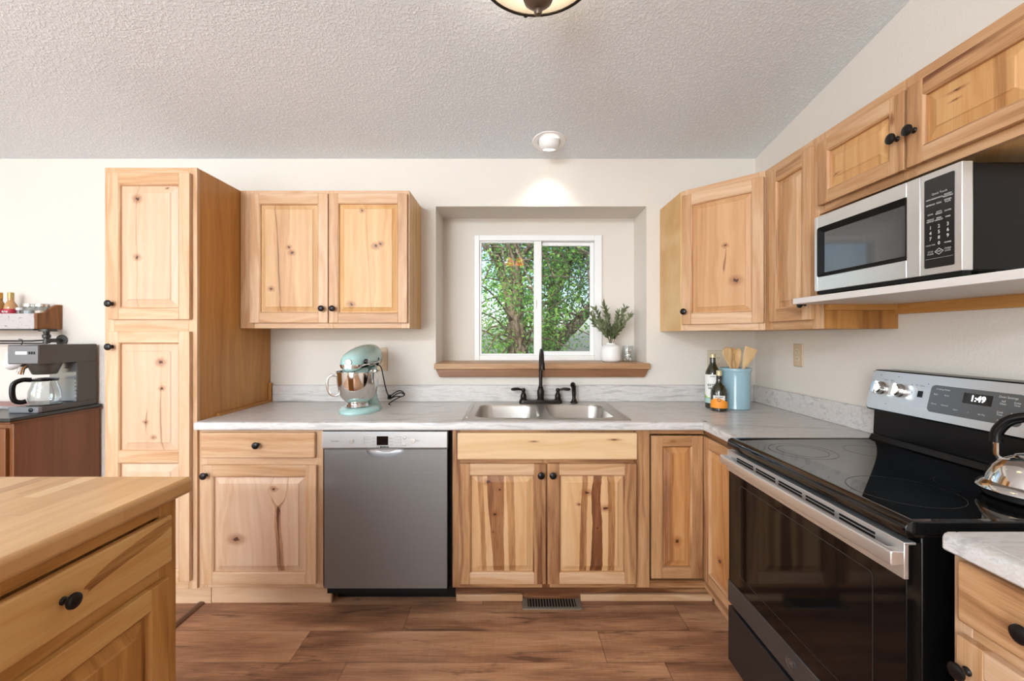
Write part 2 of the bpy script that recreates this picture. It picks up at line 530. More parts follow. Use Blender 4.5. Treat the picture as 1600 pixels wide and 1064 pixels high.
def door(parent, x0, x1, z0, z1, sw=.05, rw=.052, t=.019, mids=(), tones=(.12, .12, .12), pmat=None, kn=None, bev=.03, name='door', mats=None, yb=-.0005):
    ts, tr, tp = tones
    fm = mats or HICK
    mb = MB()
    yf = yb - t
    j = lambda a: max(0, a + random.uniform(-.07, .07))
    mb.box(x0, x0 + sw, yf, yb, z0, z1, grain=2, tone=j(ts)); mb.box(x1 - sw, x1, yf, yb, z0, z1, grain=2, tone=j(ts))
    zs = [z0, z0 + rw]
    for m in mids: zs += [m - rw / 2, m + rw / 2]
    zs += [z1 - rw, z1]
    for i in range(0, len(zs), 2):
        mb.box(x0 + sw, x1 - sw, yf, yb, zs[i], zs[i + 1], grain=0, tone=j(tr))
    for i in range(1, len(zs) - 1, 2):
        xa, xb, za, zb = x0 + sw, x1 - sw, zs[i], zs[i + 1]
        def rect(ins, y): return [(xa + ins, y, za + ins), (xb - ins, y, za + ins), (xb - ins, y, zb - ins), (xa + ins, y, zb - ins)]
        lip = rect(0, yf + .0005) + rect(.005, yf + .004) + rect(.006, yf + .013)
        for q, (gr, tn) in enumerate(((0, tr), (2, ts), (0, tr), (2, ts))):
            k = (q + 1) % 4
            mb.add([lip[q], lip[k], lip[4 + k], lip[4 + q], lip[8 + k], lip[8 + q]], [(0, 1, 2, 3), (3, 2, 4, 5)], grain=gr, tone=tn)
        b = bev
        p = rect(.006, yf + .013) + rect(.010, yf + .0128) + rect(.010 + b, yf + .005) + rect(.0108 + b, yf + .0015)
        F = []
        for L in range(3):
            for q in range(4):
                k = (q + 1) % 4
                F.append((L * 4 + q, L * 4 + k, L * 4 + 4 + k, L * 4 + 4 + q))
        F.append((12, 13, 14, 15))
        mb.add(p, F, mi=1, grain=2, tone=j(tp), board=(xa, xb, za, zb))
    o = mb.build(name, [fm, pmat or fm], parent, bevel=.0028, ang=7)
    if kn: knob(o, kn[0], yf, kn[1])
    return o

def drawer(parent, x0, x1, z0, z1, t=.019, tone=.15, kn=None, mat=None, yb=-.0005, name='drawer'):
    mb = MB()
    mb.box(x0, x1, yb - t, yb, z0, z1, grain=0, tone=tone, board=(x0, x1, z0, z1))
    o = mb.build(name, mat or HICK, parent, bevel=.006, seg=3)
    if kn: knob(o, kn[0], yb - t, kn[1])
    return o

def face_frame(parent, stiles, rails, z0, z1, t=.019, tone=.2, mat=None):
    mb = MB()
    for a, b in stiles:
        mb.box(a, b, 0, t, z0, z1, grain=2, tone=max(0, tone + random.uniform(-.08, .08)))
    for (a, b), (c, d) in zip(stiles, stiles[1:]):
        for ra, rb in rails:
            mb.box(b, c, 0, t, ra, rb, grain=0, tone=max(0, tone + random.uniform(-.08, .08)))
    return mb.build('face_frame', mat or HICK, parent, bevel=.001, seg=1)

SIDEW = wood('side_laminate', '#CD9752', '#B87F40', '#94602A', amount=.9, randknots=False, rough=.4)
SIDEP = wood('pale_side_wood', '#E2C08C', '#CFA064', '#A87541', randknots=False)
def carcass(parent, x0, x1, y1, z0, z1, mat=None, tone=.3, y0=.0195):
    mb = MB(); mb.box(x0 + .0005, x1 - .0005, y0, y1, z0 + .0005, z1 - .0005, grain=2, tone=tone)
    return mb.build('carcass', mat or SIDEP, parent)

# --- special panels; own wood tints, partly with the light painted in: pinker left, oranger right
def P(*a): return list(a)
W_BASE = wood('base_door_panel', '#DAB99C', '#C69A77', '#7A4D32', aspect=.47, rough=.36, knots=[(.26, .35, .016), (.66, .87, .008)], randknots=False, amount=.7, stripes=[
    (P((0, .735), (.35, .715), (.55, .70), (.66, .70), (.76, .645), (.85, .60), (.92, .625), (1, .655)), P((0, .036), (.4, .034), (.6, .032), (.68, .022), (.74, .007), (1, .006)), .40),
    (P((0, .735), (.35, .715), (.6, .705), (.68, .72), (.76, .775), (.85, .80), (1, .80)), P((0, .0), (.6, .012), (.68, .018), (.75, .007), (1, .006)), .40),
    (P((0, .10), (.3, .06), (.5, .07), (.75, .13), (1, .16)), P((0, .02), (1, .022)), .09),
    (P((0, .17), (.3, .12), (.5, .13), (.75, .20), (1, .22)), P((0, .012), (1, .014)), .06)])
W_SINK_A = wood('sink_door_panel', '#D9B286', '#C69460', '#8A5733', aspect=.3, knots=[(.285, .93, .010), (.47, .85, .007), (.385, .60, .010), (.36, .42, .004)], randknots=False, amount=.7, stripes=[
    (P((0, .45), (.5, .42), (.8, .40), (1, .40)), P((0, .085), (.4, .10), (.7, .125), (1, .13)), .52),
    (P((0, .22), (.4, .20), (1, .155)), P((0, .035), (1, .04)), .32),
    (P((0, .66), (.5, .645), (1, .62)), P((0, .05), (1, .06)), .34)])
W_SINK_B = wood('sink_door_panel', '#D9B286', '#C69460', '#7C4826', aspect=.3, knots=[(.42, .82, .010), (.705, .66, .010), (.59, .46, .006), (.30, .70, .005)], randknots=False, amount=.7, stripes=[
    (P((0, .56), (.5, .58), (.8, .56), (1, .60)), P((0, .095), (.5, .075), (1, .065)), .62),
    (P((0, .36), (.5, .37), (1, .40)), P((0, .055), (.5, .05), (1, .04)), .40),
    (P((0, .79), (.5, .80), (1, .79)), P((0, .05), (1, .055)), .36)])
W_UP_A = wood('upper_door_panel', '#D6AE80', '#C19263', '#85583A', aspect=.33, knots=[(.20, .22, .007), (.55, .55, .008), (.50, .60, .006)], randknots=False, amount=.8, stripes=[
    (P((0, .45), (.4, .42), (.7, .38), (1, .40)), P((0, .17), (.5, .15), (1, .12)), .12),
    (P((0, .36), (.4, .33), (.75, .30), (1, .25)), P((0, .006), (.6, .01), (1, .010)), .34)])
W_UP_B = wood('upper_door_panel', '#DAB07E', '#C6945A', '#885634', aspect=.33, knots=[(.63, .61, .009), (.71, .63, .007), (.22, .08, .009), (.40, .93, .006)], randknots=False, amount=.75, stripes=[
    (P((0, .56), (.5, .5), (1, .47)), P((0, .012), (1, .008)), .12)])
W_PAN_A = wood('pantry_panel', '#D4B396', '#C29A78', '#7A5038', aspect=.33, knots=[(.31, .88, .010), (.31, .41, .008), (.78, .97, .004)], randknots=False, amount=.6, stripes=[
    (P((0, .29), (.4, .31), (.6, .29), (1, .31)), P((0, .004), (1, .004)), .35), (P((0, .45), (1, .42)), P((0, .05), (1, .04)), .06)])
W_PAN_B = wood('pantry_panel', '#D6B699', '#C69E7D', '#7A5038', aspect=.33, knots=[(.70, .82, .011), (.72, .58, .007), (.45, .27, .006), (.58, .13, .006)], randknots=False, amount=.6, stripes=[
    (P((0, .72), (.3, .70), (.5, .70), (.7, .71), (1, .70)), P((0, .010), (.2, .014), (.55, .006), (.7, 0), (1, 0)), .32), (P((0, .48), (.3, .46), (.34, .47), (1, .5)), P((0, 0), (.18, .0), (.25, .008), (.36, .004), (.4, 0), (1, 0)), .4)])
W_CORN = wood('corner_door_panel', '#D5A87B', '#C18F60', '#835334', aspect=.3, knots=[(.75, .27, .012), (.58, .58, .006)], randknots=False, amount=.8, stripes=[
    (P((0, .56), (.3, .56), (.42, .57), (.55, .60), (1, .58)), P((0, 0), (.34, 0), (.38, .016), (.5, .008), (.58, 0), (1, 0)), .42)])
W_LAZY = wood('lazy_door_panel', '#D8AB78', '#BF8752', '#85502A', aspect=.2, knots=[(.50, .22, .012)], randknots=False, amount=.9)
W_LAZY2 = wood('lazy_door_panel', '#D8AB78', '#BF8752', '#85502A', aspect=.2, knots=[(.45, .20, .010)], randknots=False, amount=.9)
W_FALSE = wood('false_front', '#E0BE94', '#CFA26E', '#8E5A2E', aspect=.85, knots=[(.425, .68, .010), (.87, .75, .013)], randknots=False, amount=.7)
W_OVER = wood('over_range_panel', '#DAB07A', '#C4905A', '#85532C', aspect=.25, knots=[(.15, .3, .010)], randknots=False, amount=.8)
W_OVERB = wood('over_range_panel', '#DAB07A', '#C4905A', '#85532C', aspect=.25, knots=[(.36, .72, .010), (.34, .56, .006)], randknots=False, amount=.8)

# --- tall pantry at the left of the run
FY = 2.035
t = thing('pantry_cabinet', 'tall knotty hickory pantry cabinet with two doors at left end of counter', 'cabinet', (-1.915, 2.023, 0))
PW = .434
carcass(t, 0, PW, .614, .125, 2.107, SIDEW, .3)
face_frame(t, [(0, .045), (PW - .04, PW)], [(.125, .185), (1.325, 1.405), (2.05, 2.107)], .125, 2.107, tone=.16)
door(t, .03, .412, 1.3925, 2.076, tones=(.15, .18, .15), pmat=W_PAN_A, kn=(.052, 1.465))
door(t, .03, .412, .17, 1.336, mids=(.75,), tones=(.15, .15, .13), pmat=W_PAN_B, kn=(.052, 1.265))
mb = MB(); mb.box(.001, PW - .001, .11, .125, 0, .124, grain=0, tone=.1); mb.box(.001, PW - .0005, .094, .1095, 0, .10, grain=0, tone=.02); mb.build('toe_kick', HICK, t)
mb = MB(); mb.box(PW + .0005, PW + .018, .13, .6, .9145, .928, grain=1, tone=.45); mb.box(PW + .0005, PW + .018, .586, .6, .928, 1.03, grain=2, tone=.45)
mb.build('edge_trim', SIDEW, t)

# --- drawer base at the left of the dishwasher
t = thing('base_cabinet', 'hickory base cabinet with one drawer over one door, left of the dishwasher', 'cabinet', (-1.4805, FY, 0))
BW = .587
carcass(t, 0, BW, .60, .125, .875)
face_frame(t, [(0, .04), (BW - .035, BW)], [(.125, .165), (.70, .752), (.85, .875)], .125, .875, tone=.08)
drawer(t, .019, .556, .742, .862, tone=.22, kn=(.290, .806))
door(t, .024, .562, .150, .709, sw=.05, tones=(.06, .14, .06), pmat=W_BASE, kn=(.047, .664), bev=.022)
mb = MB(); mb.box(0, BW, .10, .115, 0, .124, grain=0, tone=.02)
mb.box(.0005, BW + .005, .082, .0995, 0, .10, grain=0, tone=.02); mb.build('toe_kick', HICK, t, bevel=.004)

# --- sink base
t = thing('sink_base_cabinet', 'hickory sink base cabinet with two dark-streaked doors under the sink', 'cabinet', (-.2816, FY, 0))
BW = .9326
carcass(t, 0, BW, .42, .125, .70)
face_frame(t, [(0, .035), (.425, .46), (BW - .075, BW)], [(.125, .16), (.705, .745), (.85, .875)], .125, .875, tone=.5)
drawer(t, .025, .870, .735, .8605, tone=.06, mat=W_FALSE, name='false_front')
door(t, .0296, .4406, .151, .715, sw=.055, rw=.052, tones=(.56, .12, .1), pmat=W_SINK_A, kn=(.4171, .666), bev=.022)
door(t, .4486, .8656, .151, .715, sw=.055, rw=.052, tones=(.58, .22, .1), pmat=W_SINK_B, kn=(.4722, .666), bev=.022)
mb = MB(); mb.box(0, BW + .345, .115, .13, 0, .124, grain=0, tone=.7); mb.build('toe_kick', HICK, t)
mb = MB(); mb.box(.005, .335, .095, .1145, 0, .034, grain=0, tone=.2); mb.box(.6216, BW + .344, .095, .1145, 0, .034, grain=0, tone=.25)
mb.build('shoe_moulding', HICK, t, bevel=.004)

# --- lazy-susan corner base: one door on each run
t = thing('corner_base_cabinet', 'hickory corner base cabinet with two doors meeting at the inside corner beside the range', 'cabinet', (.6515, FY, 0))
mb = MB(); mb.box(.001, .2795, .20, .55, .125, .875, tone=.5); mb.box(.001, .004, .02, .2, .125, .875, tone=.5); mb.box(.004, .2795, .02, .2, .125, .15, tone=.5); mb.box(.28, .82, -.355, .55, .125, .875, tone=.5); mb.build('carcass', SIDEP, t)
mb = MB(); mb.box(0, .2795, 0, .019, .125, .158, grain=0, tone=.55); mb.box(0, .2545, 0, .019, .852, .875, grain=0, tone=.6); mb.build('face_frame', HICK, t); mb = MB()
mb.box(.2605, .2795, -.355, -.0005, .125, .158, grain=1, tone=.35); mb.box(.2605, .2795, -.355, -.0005, .852, .875, grain=1, tone=.6)
mb.build('face_frame', HICK, t)
door(t, .0085, .252, .1675, .843, sw=.052, rw=.05, tones=(.42, .58, .42), pmat=W_LAZY, bev=.022, yb=.018)
t2 = bpy.data.objects.new('folding_door', None); COL.objects.link(t2); t2.parent = t
t2.location = (.2735, .0, 0); t2.rotation_euler = (0, 0, R(-90))
door(t2, .0005, .345, .1675, .843, sw=.05, rw=.05, tones=(.34, .34, .34), pmat=W_LAZY2, bev=.022, yb=-.001, name='door_leaf')
mb = MB(); mb.box(.345, .36, -.355, .08, 0, .124, grain=1, tone=.1); mb.build('toe_kick', HICK, t)

# --- near base cabinet at the right of the range
t = thing('base_cabinet', 'hickory drawer base cabinet at the near right, between range and picture edge', 'cabinet', (.909, .884, 0), R(-90))
BW = .30
carcass(t, 0, BW, .58, .125, .875)
face_frame(t, [(0, .035), (BW - .03, BW)], [(.125, .165), (.71, .755), (.85, .875)], .125, .875, tone=.2)
drawer(t, .022, .277, .747, .867, tone=.32, kn=(.150, .805))
door(t, .022, .277, .150, .719, sw=.05, tones=(.22, .2, .22), kn=(.044, .660), bev=.022)
mb = MB(); mb.box(0, BW, .08, .095, 0, .124, grain=0, tone=.2); mb.build('toe_kick', HICK, t)

# --- wall cabinets
t = thing('wall_cabinet', 'two-door hickory wall cabinet mounted between pantry and window alcove', 'cabinet', (-1.479, 2.343, 0))
BW, Z0, Z1 = .921, 1.357, 2.107
carcass(t, 0, BW, .2955, Z0, Z1)
face_frame(t, [(0, .075), (.465, .505), (BW - .045, BW)], [(Z0, Z0 + .045), (Z1 - .035, Z1)], Z0, Z1, tone=.22)
door(t, .061, .4835, 1.386, 2.086, sw=.052, rw=.055, tones=(.22, .22, .2), pmat=W_UP_A, kn=(.4555, 1.463), bev=.02)
door(t, .4885, .912, 1.386, 2.086, sw=.05, rw=.052, tones=(.28, .22, .2), pmat=W_UP_B, kn=(.5145, 1.463), bev=.02)

Z0, Z1 = 1.343, 2.089
t = thing('corner_wall_cabinet', 'diagonal hickory corner wall cabinet with one door over the utensil crock', 'cabinet', (.907, 2.302, 0), R(-46))
W = math.hypot(.28, .29)
M = Matrix.Rotation(R(46), 4, 'Z')
def lw(x, y): q = M @ Vector((x - .907, y - 2.302, 0)); return (q.x, q.y)
poly = [lw(.9075, 2.3165), lw(.9075, 2.638), lw(1.491, 2.638), lw(1.491, 2.0125), lw(1.201, 2.0125)]
mb = MB(); mb.prism([(a, b) for a, b in poly], 2, Z0, Z1, grain=2, tone=.25); mb.build('carcass', SIDEP, t)
face_frame(t, [(0, .035), (W - .03, W)], [(Z0, Z0 + .045), (Z1 - .04, Z1)], Z0, Z1, t=.0085, tone=.16)
door(t, .010, W - .003, 1.376, 2.058, sw=.05, rw=.055, tones=(.3, .16, .25), pmat=W_CORN, kn=(.028, 1.443), bev=.02)

t = thing('wall_cabinet', 'narrow single-door hickory wall cabinet between corner cabinet and microwave', 'cabinet', (1.187, 2.0105, 0), R(-90))
BW = .3495
carcass(t, 0, BW, .3045, Z0, Z1, SIDEW, .55)
face_frame(t, [(0, .055), (BW - .04, BW)], [(Z0, Z0 + .045), (Z1 - .04, Z1)], Z0, Z1, tone=.36)
door(t, .055, .326, 1.379, 2.056, sw=.05, rw=.055, tones=(.34, .34, .3), kn=(.298, 1.4425), bev=.02)

t = thing('over_range_cabinet', 'short two-door hickory wall cabinet above the microwave', 'cabinet', (1.187, 1.660, 0), R(-90))
BW, Z0b = .765, 1.784
carcass(t, 0, BW, .3045, Z0b, Z1)
face_frame(t, [(0, .03), (.36, .40), (BW - .03, BW)], [(Z0b, Z0b + .035), (Z1 - .05, Z1)], Z0b, Z1, tone=.34)
door(t, .016, .3775, 1.811, 2.049, sw=.05, rw=.045, tones=(.42, .36, .28), pmat=W_OVER, kn=(.357, 1.912), bev=.026)
door(t, .386, .747, 1.811, 2.049, sw=.05, rw=.045, tones=(.38, .4, .3), pmat=W_OVERB, kn=(.412, 1.912), bev=.026)

# --- counters
mb = MB()
Zt, Zb = .914, .876
SX0, SX1, SY0, SY1 = -.213, .543, 2.065, 2.585
nose = [(.03, Zb), (.004, Zb), (0, Zb + .005), (0, Zt - .012), (.0035, Zt - .0035), (.012, Zt), (.03, Zt)]
mb.prism([(2.0 + a, b) for a, b in nose], 0, -1.480, .917)
mb.box(-1.480, SX0, 2.03, 2.638, Zb, Zt); mb.box(SX1, 1.4915, 2.03, 2.638, Zb, Zt)
mb.box(SX0, SX1, 2.03, SY0, Zb, Zt); mb.box(SX0, SX1, SY1, 2.638, Zb, Zt)
mb.prism([(.887 + a, b) for a, b in nose], 1, 1.676, 2.03)
mb.box(.917, 1.4915, 1.676, 2.03, Zb, Zt)
ct = mb.build('countertop', COUNTER)
tag(ct, 'L-shaped grey marbled laminate countertop running from pantry to range', 'countertop')
mb = MB(); mb.box(-1.46, 1.4725, 2.6185, 2.638, Zt + .0003, 1.016); mb.box(1.473, 1.4915, 1.72, 2.638, Zt + .0003, 1.016)
mb.build('backsplash', COUNTER, ct, bevel=.004)
mb = MB()
mb.prism([(.883 + a, b) for a, b in nose], 1, .575, .885)
mb.box(.913, 1.4915, .575, .885, Zb, Zt)
ct = mb.build('countertop', COUNTER, bevel=.004)
tag(ct, 'short grey marbled countertop piece at near right of the range', 'countertop')

# --- island
ISLW = wood('island_wood', '#D9AC6C', '#BF8848', '#8A5424', amount=1.0, randknots=False)
t = thing('island_cabinet', 'hickory island cabinet with drawer and door facing the range, near left', 'cabinet', (-.94, 0, 0), R(90))
carcass(t, -.45, 1.203, .54, .0, .868, ISLW, .5, y0=.0195)
face_frame(t, [(-.45, -.41), (.53, .59), (1.145, 1.203)], [(0, .15), (.665, .705), (.835, .868)], 0, .868, tone=.5, mat=ISLW)
drawer(t, .57, 1.168, .705, .832, tone=.30, kn=(.882, .772), mat=wood('island_drawer_wood', '#DFB87E', '#CD9C5C', '#93602F', amount=.8, knots=[], randknots=False, aspect=.6, stripes=[(P((0, .6), (.45, .62), (.7, .82), (.92, .97), (1, .97)), P((0, 0), (.42, .0), (.55, .08), (.7, .14), (.85, .10), (.93, .0), (1, .0)), .32)]))
drawer(t, -.41, .545, .705, .832, tone=.30, mat=ISLW)
door(t, .57, 1.155, .12, .667, sw=.055, rw=.055, tones=(.35, .28, .5), mats=ISLW, bev=.03)
def m_butcher():
    s = Sh('butcher_block')
    q = s.n('SeparateXYZ', {0: s.obj()}).node.outputs
    x, y = q[0], q[1]
    row = s.math('FLOOR', s.math('DIVIDE', x, .042))
    rn = s.n('TexWhiteNoise', {'W': row}, noise_dimensions='1D')
    seg = s.math('FLOOR', s.math('DIVIDE', s.addm(y, s.mul(rn, 3.0)), .55))
    r2 = s.n('TexWhiteNoise', {'Vector': s.xyz(seg, row)}, noise_dimensions='2D')
    off = s.mul(r2, 31)
    w = s.noise(s.xyz(s.mul(x, 22), s.addm(s.mul(y, 1.8), off), off), 1, 3, .55)
    fine = s.noise(s.xyz(s.mul(x, 300), s.addm(s.mul(y, 9), off)), 1, 2, .5)
    f = s.addm(s.mul(r2, .42), s.addm(s.mul(w, .5), s.mul(s.math('SUBTRACT', fine, .5), .3)))
    s.set(color=s.ramp(f, [(.1, '#DDB684'), (.45, '#CB9C66'), (.75, '#B27F4A'), (1, '#8F5E32')]), rough=s.addm(.26, s.mul(fine, .1)), spec=.5)
    return s.m
mb = MB()
mb.box(-1.56, -.914, -.48, 1.236, .8685, .914)
it = mb.build('butcher_block_worktop', m_butcher(), bevel=.011, seg=3)
tag(it, 'butcher block worktop on the island at near left', 'worktop')

# ------------------------------------------------------------------ dishwasher
t = thing('dishwasher', 'grey stainless dishwasher with silver control strip under the counter', 'dishwasher', (-.876, 2.004, 0))
DW = .574
mb = MB(); mb.box(.004, DW - .004, .026, .60, .1005, .868); mb.build('tub', BLACKM, t)
mb = MB(); mb.box(-.003, DW + .017, .165, .18, .0, .1); mb.box(DW + .002, DW + .017, .05, .5, .10, .872); mb.build('toe_kick', BLACKM, t)  # toe kick, plus a black strip painting in the shade of the side gap
HX, HW, HD = .284, .088, .040
arc = [(HX + HW * math.cos(a), .787 - HD * math.sin(a) ** .8) for a in [math.pi * i / 24 for i in range(25)]]
pts = [(DW, .787)] + [(DW, .139), (0, .139), (0, .787)] + [(x, z) for x, z in reversed(arc)]
mb = MB()
n = len(pts)
mb.add([(x, 0, z) for x, z in pts], [tuple(range(n - 1, -1, -1))])
mb.box(0, .001, 0, .025, .139, .787); mb.box(DW - .001, DW, 0, .025, .139, .787); mb.box(0, DW, .001, .025, .139, .14)
mb.build('door_panel', STEEL_DW, t)
rings = []
for k, (sc, y) in enumerate(((1.0, 0), (.985, .004), (.93, .010), (.80, .018), (.5, .024))):
    rings.append([(HX + (x - HX) * sc, y, .787 - (.787 - z) * sc) for x, z in arc])
mb = MB(); mb.loft(rings, caps=False)
mb.add(rings[-1], [tuple(range(len(arc)))])
mb.build('handle_pocket', SILVER, t)
mb = MB()
mb.prism([(-.003, .789), (-.011, .797), (-.009, .8715), (.024, .8715), (.024, .789)], 0, -.005, DW + .002)
cp = mb.build('control_panel', SILVER, t, bevel=.002)
def onp(x, z, e=.0006): return (x, -.0098 - e - (.8715 - z) * .002 / .075, z)
mb = MB(); mb.box(.249, .302, -.0115, -.008, .809, .851); mb.build('display', GLASSK, t)
for x, z, r in ((.131, .828, .011), (.417, .8295, .011), (.378, .843, .0065), (.3765, .811, .0065)):
    mb = MB(); mb.lathe([(r + .002, 0), (r + .0015, .0015), (r, .0015), (r - .001, .004), (0, .0045)], 20, c=onp(x, z, -.0005), m=Matrix.Rotation(R(90), 4, 'X')); mb.build('button', plain('button_silver', '#DCDCDA', .25, .6) if x == .131 else bpy.data.materials['button_silver'], t)
mb = MB()
mb.text('BOSCH', .0125, onp(.285, .8005), bold=.0006, mi=0)
mb.lathe([(.0052, 0), (.0042, .0003), (.0, .0003)][:2], 16, c=onp(.254, .8005), m=Matrix.Rotation(R(90), 4, 'X'))
mb.build('brand_lettering', BLACKP, t)
mb = MB()
mb.text('SilencePlus', .0085, onp(.056, .828), mi=0)
for i in range(4):
    for x0, x1 in ((.190, .222), (.331, .360)):
        z = .848 - i * .0135
        mb.box(x0, x1, -.0108, -.0100, z, z + .0006)
for x in (.190, .360): mb.box(x, x + .0006, -.0108, -.0100, .800, .848)
for i, (a, b) in enumerate((('Auto', 'Delay'), ('Heavy', 'Sanitize'), ('Express', 'Half'))):
    mb.text(a, .006, onp(.236, .841 - i * .015)); mb.text(b, .006, onp(.316, .841 - i * .015))
for x, z in ((.398, .843), (.398, .811), (.440, .8295), (.112, .828)): mb.text('Start' if x > .42 else 'On', .0055, onp(x, z))
mb.build('panel_lettering', GREYP, t)

# ------------------------------------------------------------------ sink and faucet
mb = MB()
zt = .9185
def rr(x0, x1, y0, y1, r, z, n=6): return [(a, b, z) for a, b in rrect(x0, x1, y0, y1, r, n)]
X0, X1, Y0, Y1 = -.237, .567, 2.045, 2.606
bowls = [(-.188, .140, 2.085, 2.492), (.186, .514, 2.085, 2.492)]
# rim plate: strips between the bowls, with rounded bowl corners filled by fans
R_ = .075
bx = [X0, bowls[0][0], bowls[0][1], bowls[1][0], bowls[1][1], X1]
by = [Y0, 2.085, 2.492, Y1]
def quad(a, b, c, d, z=zt): mb.add([(a, c, z), (b, c, z), (b, d, z), (a, d, z)], [(0, 1, 2, 3)])
quad(X0, X1, Y0, by[1]); quad(X0, X1, by[2], Y1)
for i in (0, 2, 4): quad(bx[i], bx[i + 1], by[1], by[2])
outer = rr(X0 - .004, X1 + .004, Y0 - .004, Y1 + .004, .02, .9145)
inner = rr(X0, X1, Y0, Y1, .016, zt)
mb.loft([outer, inner], caps=False)
for (a, b, c, d) in bowls:
    top = rrect(a, b, c, d, R_, 6)
    corners = [(b, d), (a, d), (a, c), (b, c)]
    for q in range(4):
        seg = top[q * 7:(q + 1) * 7]
        mb.add([(corners[q][0], corners[q][1], zt)] + [(x, y, zt) for x, y in seg], [tuple([0] + list(range(7, 0, -1)))])
    lv = [(0, 0), (.004, -.003), (.007, -.012), (.012, -.15), (.022, -.172), (.05, -.182)]
    rings = [[(x, y, zt + dz) for x, y in rrect(a + s_, b - s_, c + s_, d - s_, max(.02, R_ - s_ * .5), 6)] for s_, dz in lv]
    mb.loft(rings, caps=False)
    mb.add(rings[-1], [tuple(range(len(rings[-1])))])
# raised bead along the side ledges
for xa, sgn in ((X0 + .017, 1), (X1 - .017, -1)):
    mb.tube([(xa, 2.09, zt), (xa, 2.48, zt)], .004, 8)
sk = tag(mb.build('sink', STEEL_SINK, ang=50), 'double-bowl stainless steel drop-in sink in the grey countertop', 'sink')
for i, (a, b, c, d) in enumerate(bowls):
    mb = MB(); mb.lathe([(.045, .0), (.042, .003), (.03, .002), (.012, -.002), (0, -.002)], 24, c=((a + b) / 2, (c + d) / 2, zt - .1815)); mb.build('drain', CHROME, sk)

t = thing('faucet', 'dark bronze gooseneck faucet with two lever handles behind the sink', 'faucet', (.170, 2.552, zt))
mb = MB()
base = lambda s_, z: [(x, y, z) for x, y in rrect(-.128 * s_, .128 * s_, -.027 * s_, .027 * s_, .026 * s_, 6)]
mb.loft([base(1, .0005), base(1, .012), base(.96, .018)]); mb.build('base_plate', BRONZE, t)
mb = MB()
mb.lathe([(.0, .016), (.024, .016), (.023, .022), (.019, .027), (.020, .04), (.0215, .06), (.020, .075), (.015, .088), (.0165, .092), (.0125, .097), (.0115, .10), (0, .10)], 24)
path = smoothpath([(0, 0, .095), (0, 0, .16), (0, 0, .225), (0, -.012, .272), (0, -.05, .308), (0, -.095, .312), (0, -.132, .285), (0, -.148, .245)], 8)
mb.tube(path, .0105, 14)
mb.lathe([(0, -.002), (.0125, -.002), (.014, .004), (.0135, .035), (.0115, .045), (0, .045)], 18, c=(0, -.152, .207), m=Matrix.Rotation(R(-12), 4, 'X'))
mb.build('spout', BRONZE, t)
for s_ in (-1, 1):
    mb = MB()
    c = (s_ * .102, 0, 0)
    mb.lathe([(0, .016), (.023, .016), (.022, .021), (.017, .026), (.018, .035), (.0175, .048), (.012, .058), (.0095, .066), (.0125, .072), (.013, .078), (.009, .086), (0, .088)], 20, c=c)
    mb.tube([(s_ * .102, 0, .077), (s_ * .115, -.002, .079), (s_ * .135, -.004, .083), (s_ * .155, -.006, .082), (s_ * .170, -.008, .081), (s_ * .176, -.008, .081)], [.005, .006, .0085, .0095, .008, .003], 12)
    mb.build('handle', BRONZE, t)
t = thing('sink_sprayer', 'dark bronze side sprayer standing on the sink ledge right of the faucet', 'sprayer', (.368, 2.552, zt))
mb = MB(); mb.lathe([(0, .0005), (.023, .0005), (.022, .006), (.016, .012), (.014, .022), (0, .022)], 20); mb.build('sprayer_base', BRONZE, t)
mb = MB(); mb.tube(smoothpath([(0, 0, .022), (0, .002, .05), (-.001, .001, .08), (-.004, -.006, .103), (-.010, -.02, .112), (-.013, -.032, .106)], 4), [.011] * 4 + [.0125] * 6 + [.014] * 5 + [.0135] * 6, 14); mb.build('spray_head', BRONZE, t)

# ------------------------------------------------------------------ range
t = thing('electric_range', 'black and stainless electric range with glass top at the right', 'range', (.8415, 1.2935, 0), R(-90))
HWR = .3785
mb = MB(); mb.box(-HWR + .004, HWR - .004, .034, .62, .055, .884); bd = mb.build('body', BLACK, t, bevel=.003)
for sx in (-1, 1):
    for y in (.08, .56):
        mb = MB(); mb.lathe([(0, 0), (.016, 0), (.016, .01), (.01, .056), (0, .056)], 12, c=(sx * .32, y, 0)); mb.build('foot', BLACKM, t)
mb = MB()
prof = [(.0, .885), (-.004, .890), (-.004, .908), (.0, .915), (.010, .9195), (.020, .9205), (.026, .9185), (.545, .9185), (.556, .9225), (.5585, .9225), (.5585, .885)]
mb.prism(prof, 0, -HWR, HWR)
mb.box(-HWR, -HWR + .014, .012, .556, .918, .9205); mb.box(HWR - .014, HWR, .012, .556, .918, .9205)
mb.build('cooktop', GLASSK, t, bevel=.002, ang=30)
RING = plain('burner_print', '#202022', .25)
for i, (x, y, rr_) in enumerate(((-.19, .16, .10), (.19, .16, .115), (-.19, .40, .078), (.17, .40, .10), (-.19, .16, .075), (0, .43, .055))):
    mb = MB(); mb.lathe([(rr_, 0), (rr_ + .002, .0)], 48, c=(x, y, .9188)); mb.build('burner_ring', RING, t)
